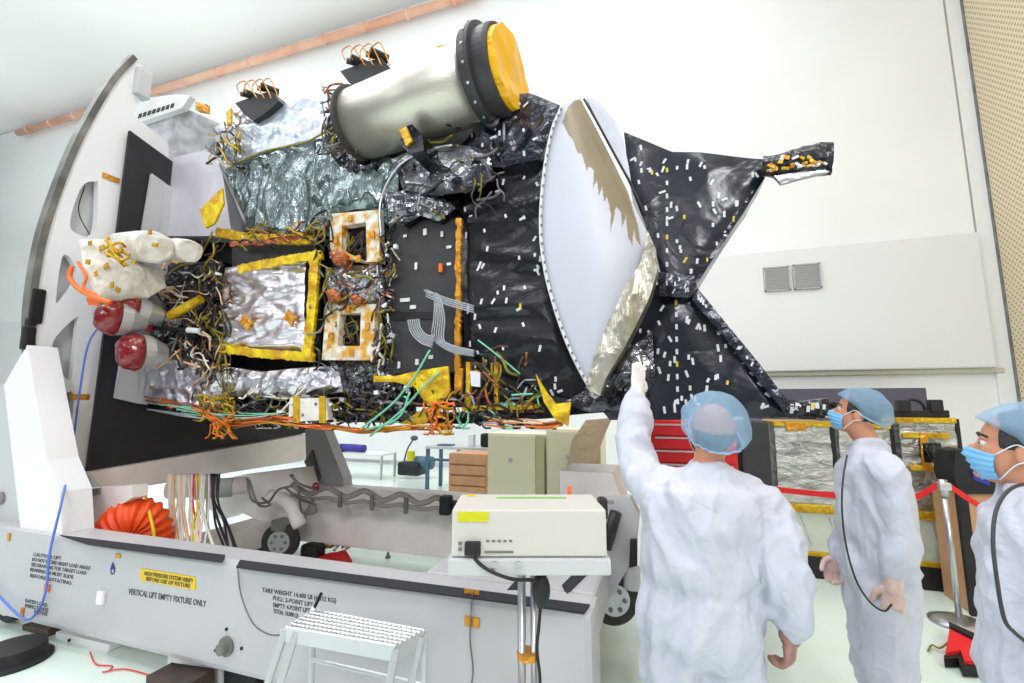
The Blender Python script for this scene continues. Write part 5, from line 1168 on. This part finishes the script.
        ang = math.atan2((p-mid).dot(f_), (p-mid).dot(r_)); pl = hz*.006*math.sin(ang*34+3*noise.noise(q*3)) if abs((p-mid).dot(r_)) < .24 else 0
        out.append(p+nn*(.011*h1+.006*h2+pl+.001))
    # feet to the floor
    cv = mk('coverall', out, f, M['suit'], t, smooth=True)
    # ---- cap: bouffant
    cc = hc+hu*.03-hf*.026; v = []; fc = []; nu, nv = 64, 26; R3 = J.get('cap', (.108, .125, .112))
    for i in range(nv+1):
        ph = math.pi*.64*i/nv
        for k in range(nu):
            a = 2*math.pi*k/nu; e = V((math.sin(ph)*math.cos(a), math.sin(ph)*math.sin(a), math.cos(ph)))
            ruf = 1+.03*math.sin(a*17+2*math.sin(a*3))*(i/nv)**2+.05*noise.noise(e*2.5+V((sd_, 0, 0)))
            if i > nv-4: ruf *= (1-.035*(i-nv+4))
            ruf *= 1-.2*max(0, e.y)*(i/nv)**3
            w_ = e.x*R3[0]*ruf, e.y*R3[1]*ruf, e.z*R3[2]*ruf
            tilt = -.035*max(0, -e.y)-.0*e.y+.095*max(0, e.y)*(i/nv)**2      # rim sits low at the nape, high on the forehead
            v.append(cc+hr*w_[0]+hf*w_[1]+hu*(w_[2]+tilt*(i/nv)))
    for i in range(nv):
        for k in range(nu): j = (k+1) % nu; fc.append((i*nu+k, (i+1)*nu+k, (i+1)*nu+j, i*nu+j))
    co_ = mk('bouffant_cap', v, fc, M['cap'], t, smooth=True)
    rim = [v[nv*nu+k] for k in range(nu)]; mk('cap_elastic', *pipe(rim+[rim[0]], .0045, 6, 0), M['capedge'], co_, smooth=True)
    if not bald:
        hv, hf_ = ball(hc+hu*.026-hf*.016, (.081, .099, .09), 18, Matrix((hr, hf, hu)).transposed())
        keep = [q for q in hf_ if sum((hv[i]-hc).dot(hf) for i in q)/4 < .045 and sum((hv[i]-hc).dot(hu) for i in q)/4 > -.05]
        hv = [q+(q-hc).normalized()*.003*noise.noise(q*30) for q in hv]
        keep = [q for q in keep if not (sum((hv[i]-hc).dot(hu) for i in q)/4 < .0 and sum((hv[i]-hc).dot(hf) for i in q)/4 > -.03)]
        mk('hair', hv, keep, M['hair'], t, smooth=True)
    else:
        hv, hf_ = ball(hc+hu*.012-hf*.014, (.081, .099, .088), 18, Matrix((hr, hf, hu)).transposed())
        keep = [q for q in hf_ if -.075 < sum((hv[i]-hc).dot(hu) for i in q)/4 < .012 and sum((hv[i]-hc).dot(hf) for i in q)/4 < .0]
        mk('hair', hv, keep, M['hair'], t, smooth=True)
    # ---- face details
    for s in (-1, 1):
        ec = hc+hf*.074+hr*.031*s+hu*.004
        e = mk('eye', *ball(ec, .0115, 8), M['eye'], t, smooth=True); mk('iris', *ball(ec+hf*.0075, (.0055, .0055, .0055), 8), M['iris'], e, smooth=True)
        mk('eyebrow', *pipe([hc+hf*.084+hr*.012*s+hu*.026, hc+hf*.085+hr*.03*s+hu*.031, hc+hf*.07+hr*.05*s+hu*.025], .0042, 6), M['hair'], t, smooth=True)
    if mask:
        v = []; fm = []; na, nz = 28, 16
        for i in range(nz+1):
            z = -.012-.098*i/nz; bulge = math.sin(math.pi*min(1, max(0, i/nz)))
            for k in range(na+1):
                a = math.radians(-60+120*k/na); rx, ry = .068+.004*bulge-.014*(i/nz)**2, .09+.012*bulge-.02*(i/nz)**2
                pleat = .0035*math.sin(i*1.9)*math.cos(a)
                nose_ = .018*math.exp(-(a/.28)**2)*math.exp(-((i/nz-.15)/.25)**2)
                v.append(hc+hf*(.008+(ry+pleat+nose_)*math.cos(a))+hr*(rx+pleat)*math.sin(a)+hu*(z-.012*abs(math.sin(a))*(1-2*i/nz)*1.2))
        N = len(v); v += [q-(q-hc).normalized()*.003 for q in v]
        for i in range(nz):
            for k in range(na):
                a = i*(na+1)+k; fm.append((a, a+1, a+na+2, a+na+1)); fm.append((N+a, N+a+na+1, N+a+na+2, N+a+1))
        mi = [0]*len(fm)
        mo = mk('face_mask', v, fm, [M['mask'], M['maskw']], t, smooth=True)
        for s in (0, 1):
            for z_ in (0, nz):
                q0 = v[z_*(na+1)+(na if s else 0)]; sg = 1 if s else -1
                mk('ear_loop', *pipe([q0, hc+hr*.08*sg+hf*.012+hu*(.012 if z_ == 0 else -.045), hc+hr*.085*sg-hf*.018+hu*(-.01 if z_ == 0 else -.03)], .0018, 5), M['maskw'], mo, smooth=True)
    if cord: mk('wrist_cord', *pipe([V(q) for q in cord], (.0045), 8, 8), M['avblk'], t, smooth=True, label='dark coiled grounding cord')
    return t
# ---- man with his back to the camera, left arm raised
J = dict(fwd=(-.25, 1, 0), hfwd=(-.35, 1, .22), head=at(711, 431, Y=2.0), neck=at(708, 466, Y=1.98), chest=at(706, 506, Y=1.98), pelvis=at(700, 622, Y=1.98),
         shL=at(655, 492, Y=2.02), elL=at(634, 455, Y=2.22), wrL=at(637, 393, Y=2.36), shR=at(762, 507, Y=1.98), elR=at(786, 572, Y=1.92), wrR=at(790, 632, Y=1.96),
         seed=1, bulk=(1.16, 1.08), cap=(.128, .132, .134))
p0 = V(J['pelvis']); rr0 = V(J['fwd']).normalized().cross(V((0, 0, 1)))
for sd, s in (('L', -1), ('R', 1)):
    J['hp'+sd] = p0+rr0*.095*s-V((0, 0, .06)); J['kn'+sd] = V((p0.x+rr0.x*.11*s, p0.y+rr0.y*.11*s+.02, .48)); J['an'+sd] = V((p0.x+rr0.x*.13*s, p0.y+rr0.y*.13*s-.02, .1))
dL = (V(J['wrL'])-V(J['elL'])).normalized()
person('a', J, 'person in white coverall seen from behind, bald under a blue cap, raising a gloved hand', hands=dict(L=(dL+V((.04, 0, .1)), V((-.6, .6, 0)), V((1, .3, 0)), .06), R=(V((-.06, .05, -1)), V((-.8, .4, 0)), V((-.1, 1, 0)), .62)),
       gloves=('glovew', 'gloved'), bald=True)
# ---- man in the middle, facing left
Ym = 2.9
J = dict(fwd=(-1, .05, 0), hfwd=(-.95, .22, .25), head=at(856, 413, Y=Ym), neck=at(868, 443, Y=Ym), chest=at(872, 482, Y=Ym), pelvis=at(878, 574, Y=Ym),
         shL=at(886, 470, Y=Ym-.17), elL=at(901, 538, Y=Ym-.19), wrL=at(893, 585, Y=Ym-.22), shR=at(860, 466, Y=Ym+.17), elR=at(852, 522, Y=Ym+.2), wrR=at(838, 556, Y=Ym+.14),
         seed=2, bulk=(1.0, .96), cap=(.1, .13, .112))
p0 = V(J['pelvis']); rr0 = V(J['fwd']).normalized().cross(V((0, 0, 1)))
for sd, s in (('L', -1), ('R', 1)):
    J['hp'+sd] = p0+rr0*.09*s-V((0, 0, .06)); J['kn'+sd] = V((p0.x+rr0.x*.1*s-.03, p0.y+rr0.y*.1*s, .48)); J['an'+sd] = V((p0.x+rr0.x*.12*s+.02, p0.y+rr0.y*.12*s, .1))
person('b', J, 'person in white coverall, blue cap and mask, standing in profile before the wrapped cabinets', hands=dict(L=(V((-.1, 0, -1)), V((.2, 1, 0)), V((-1, 0, 0)), .5), R=(V((-.42, -.1, -1)), V((.2, -1, 0)), V((-1, 0, 0)), .5)), gloves=('glove', 'glove'),
       cord=[at(847, 455, Y=Ym-.14), at(843, 480, Y=Ym-.19), at(842, 510, Y=Ym-.22), at(846, 545, Y=Ym-.24), at(856, 580, Y=Ym-.25), at(870, 602, Y=Ym-.26), at(884, 611, Y=Ym-.27), at(892, 604, Y=Ym-.27)])
# ---- man cut off by the right edge
Ym = 1.8
J = dict(fwd=(-1, .25, 0), hfwd=(-.87, .38, .1), head=at(1019, 448, Y=Ym), neck=at(1035, 490, Y=Ym), chest=at(1054, 545, Y=Ym), pelvis=at(1060, 690, Y=Ym),
         shL=at(1078, 528, Y=Ym-.15), elL=at(1086, 620, Y=Ym-.2), wrL=at(1067, 690, Y=Ym-.22), shR=at(1038, 520, Y=Ym+.17), elR=at(1030, 590, Y=Ym+.2), wrR=at(1022, 650, Y=Ym+.16),
         seed=3, bulk=(1.02, .98), cap=(.1, .125, .108))
p0 = V(J['pelvis']); rr0 = V(J['fwd']).normalized().cross(V((0, 0, 1)))
for sd, s in (('L', -1), ('R', 1)):
    J['hp'+sd] = p0+rr0*.09*s-V((0, 0, .06)); J['kn'+sd] = V((p0.x+rr0.x*.1*s-.03, p0.y+rr0.y*.1*s, .48)); J['an'+sd] = V((p0.x+rr0.x*.12*s+.02, p0.y+rr0.y*.12*s, .1))
person('c', J, 'person in white coverall with blue cap and mask, half cut off at the right edge', hands=dict(L=(V((-.1, 0, -1)), V((.2, 1, 0)), V((-1, 0, 0)), .5), R=(V((-.42, -.1, -1)), V((.2, -1, 0)), V((-1, 0, 0)), .5)),
       cord=[at(1040, 482, Y=Ym-.16), at(1012, 488, Y=Ym-.20), at(997, 508, Y=Ym-.24), at(993, 540, Y=Ym-.27), at(997, 580, Y=Ym-.29), at(1004, 618, Y=Ym-.3), at(1014, 632, Y=Ym-.3), at(1030, 645, Y=Ym-.3)])
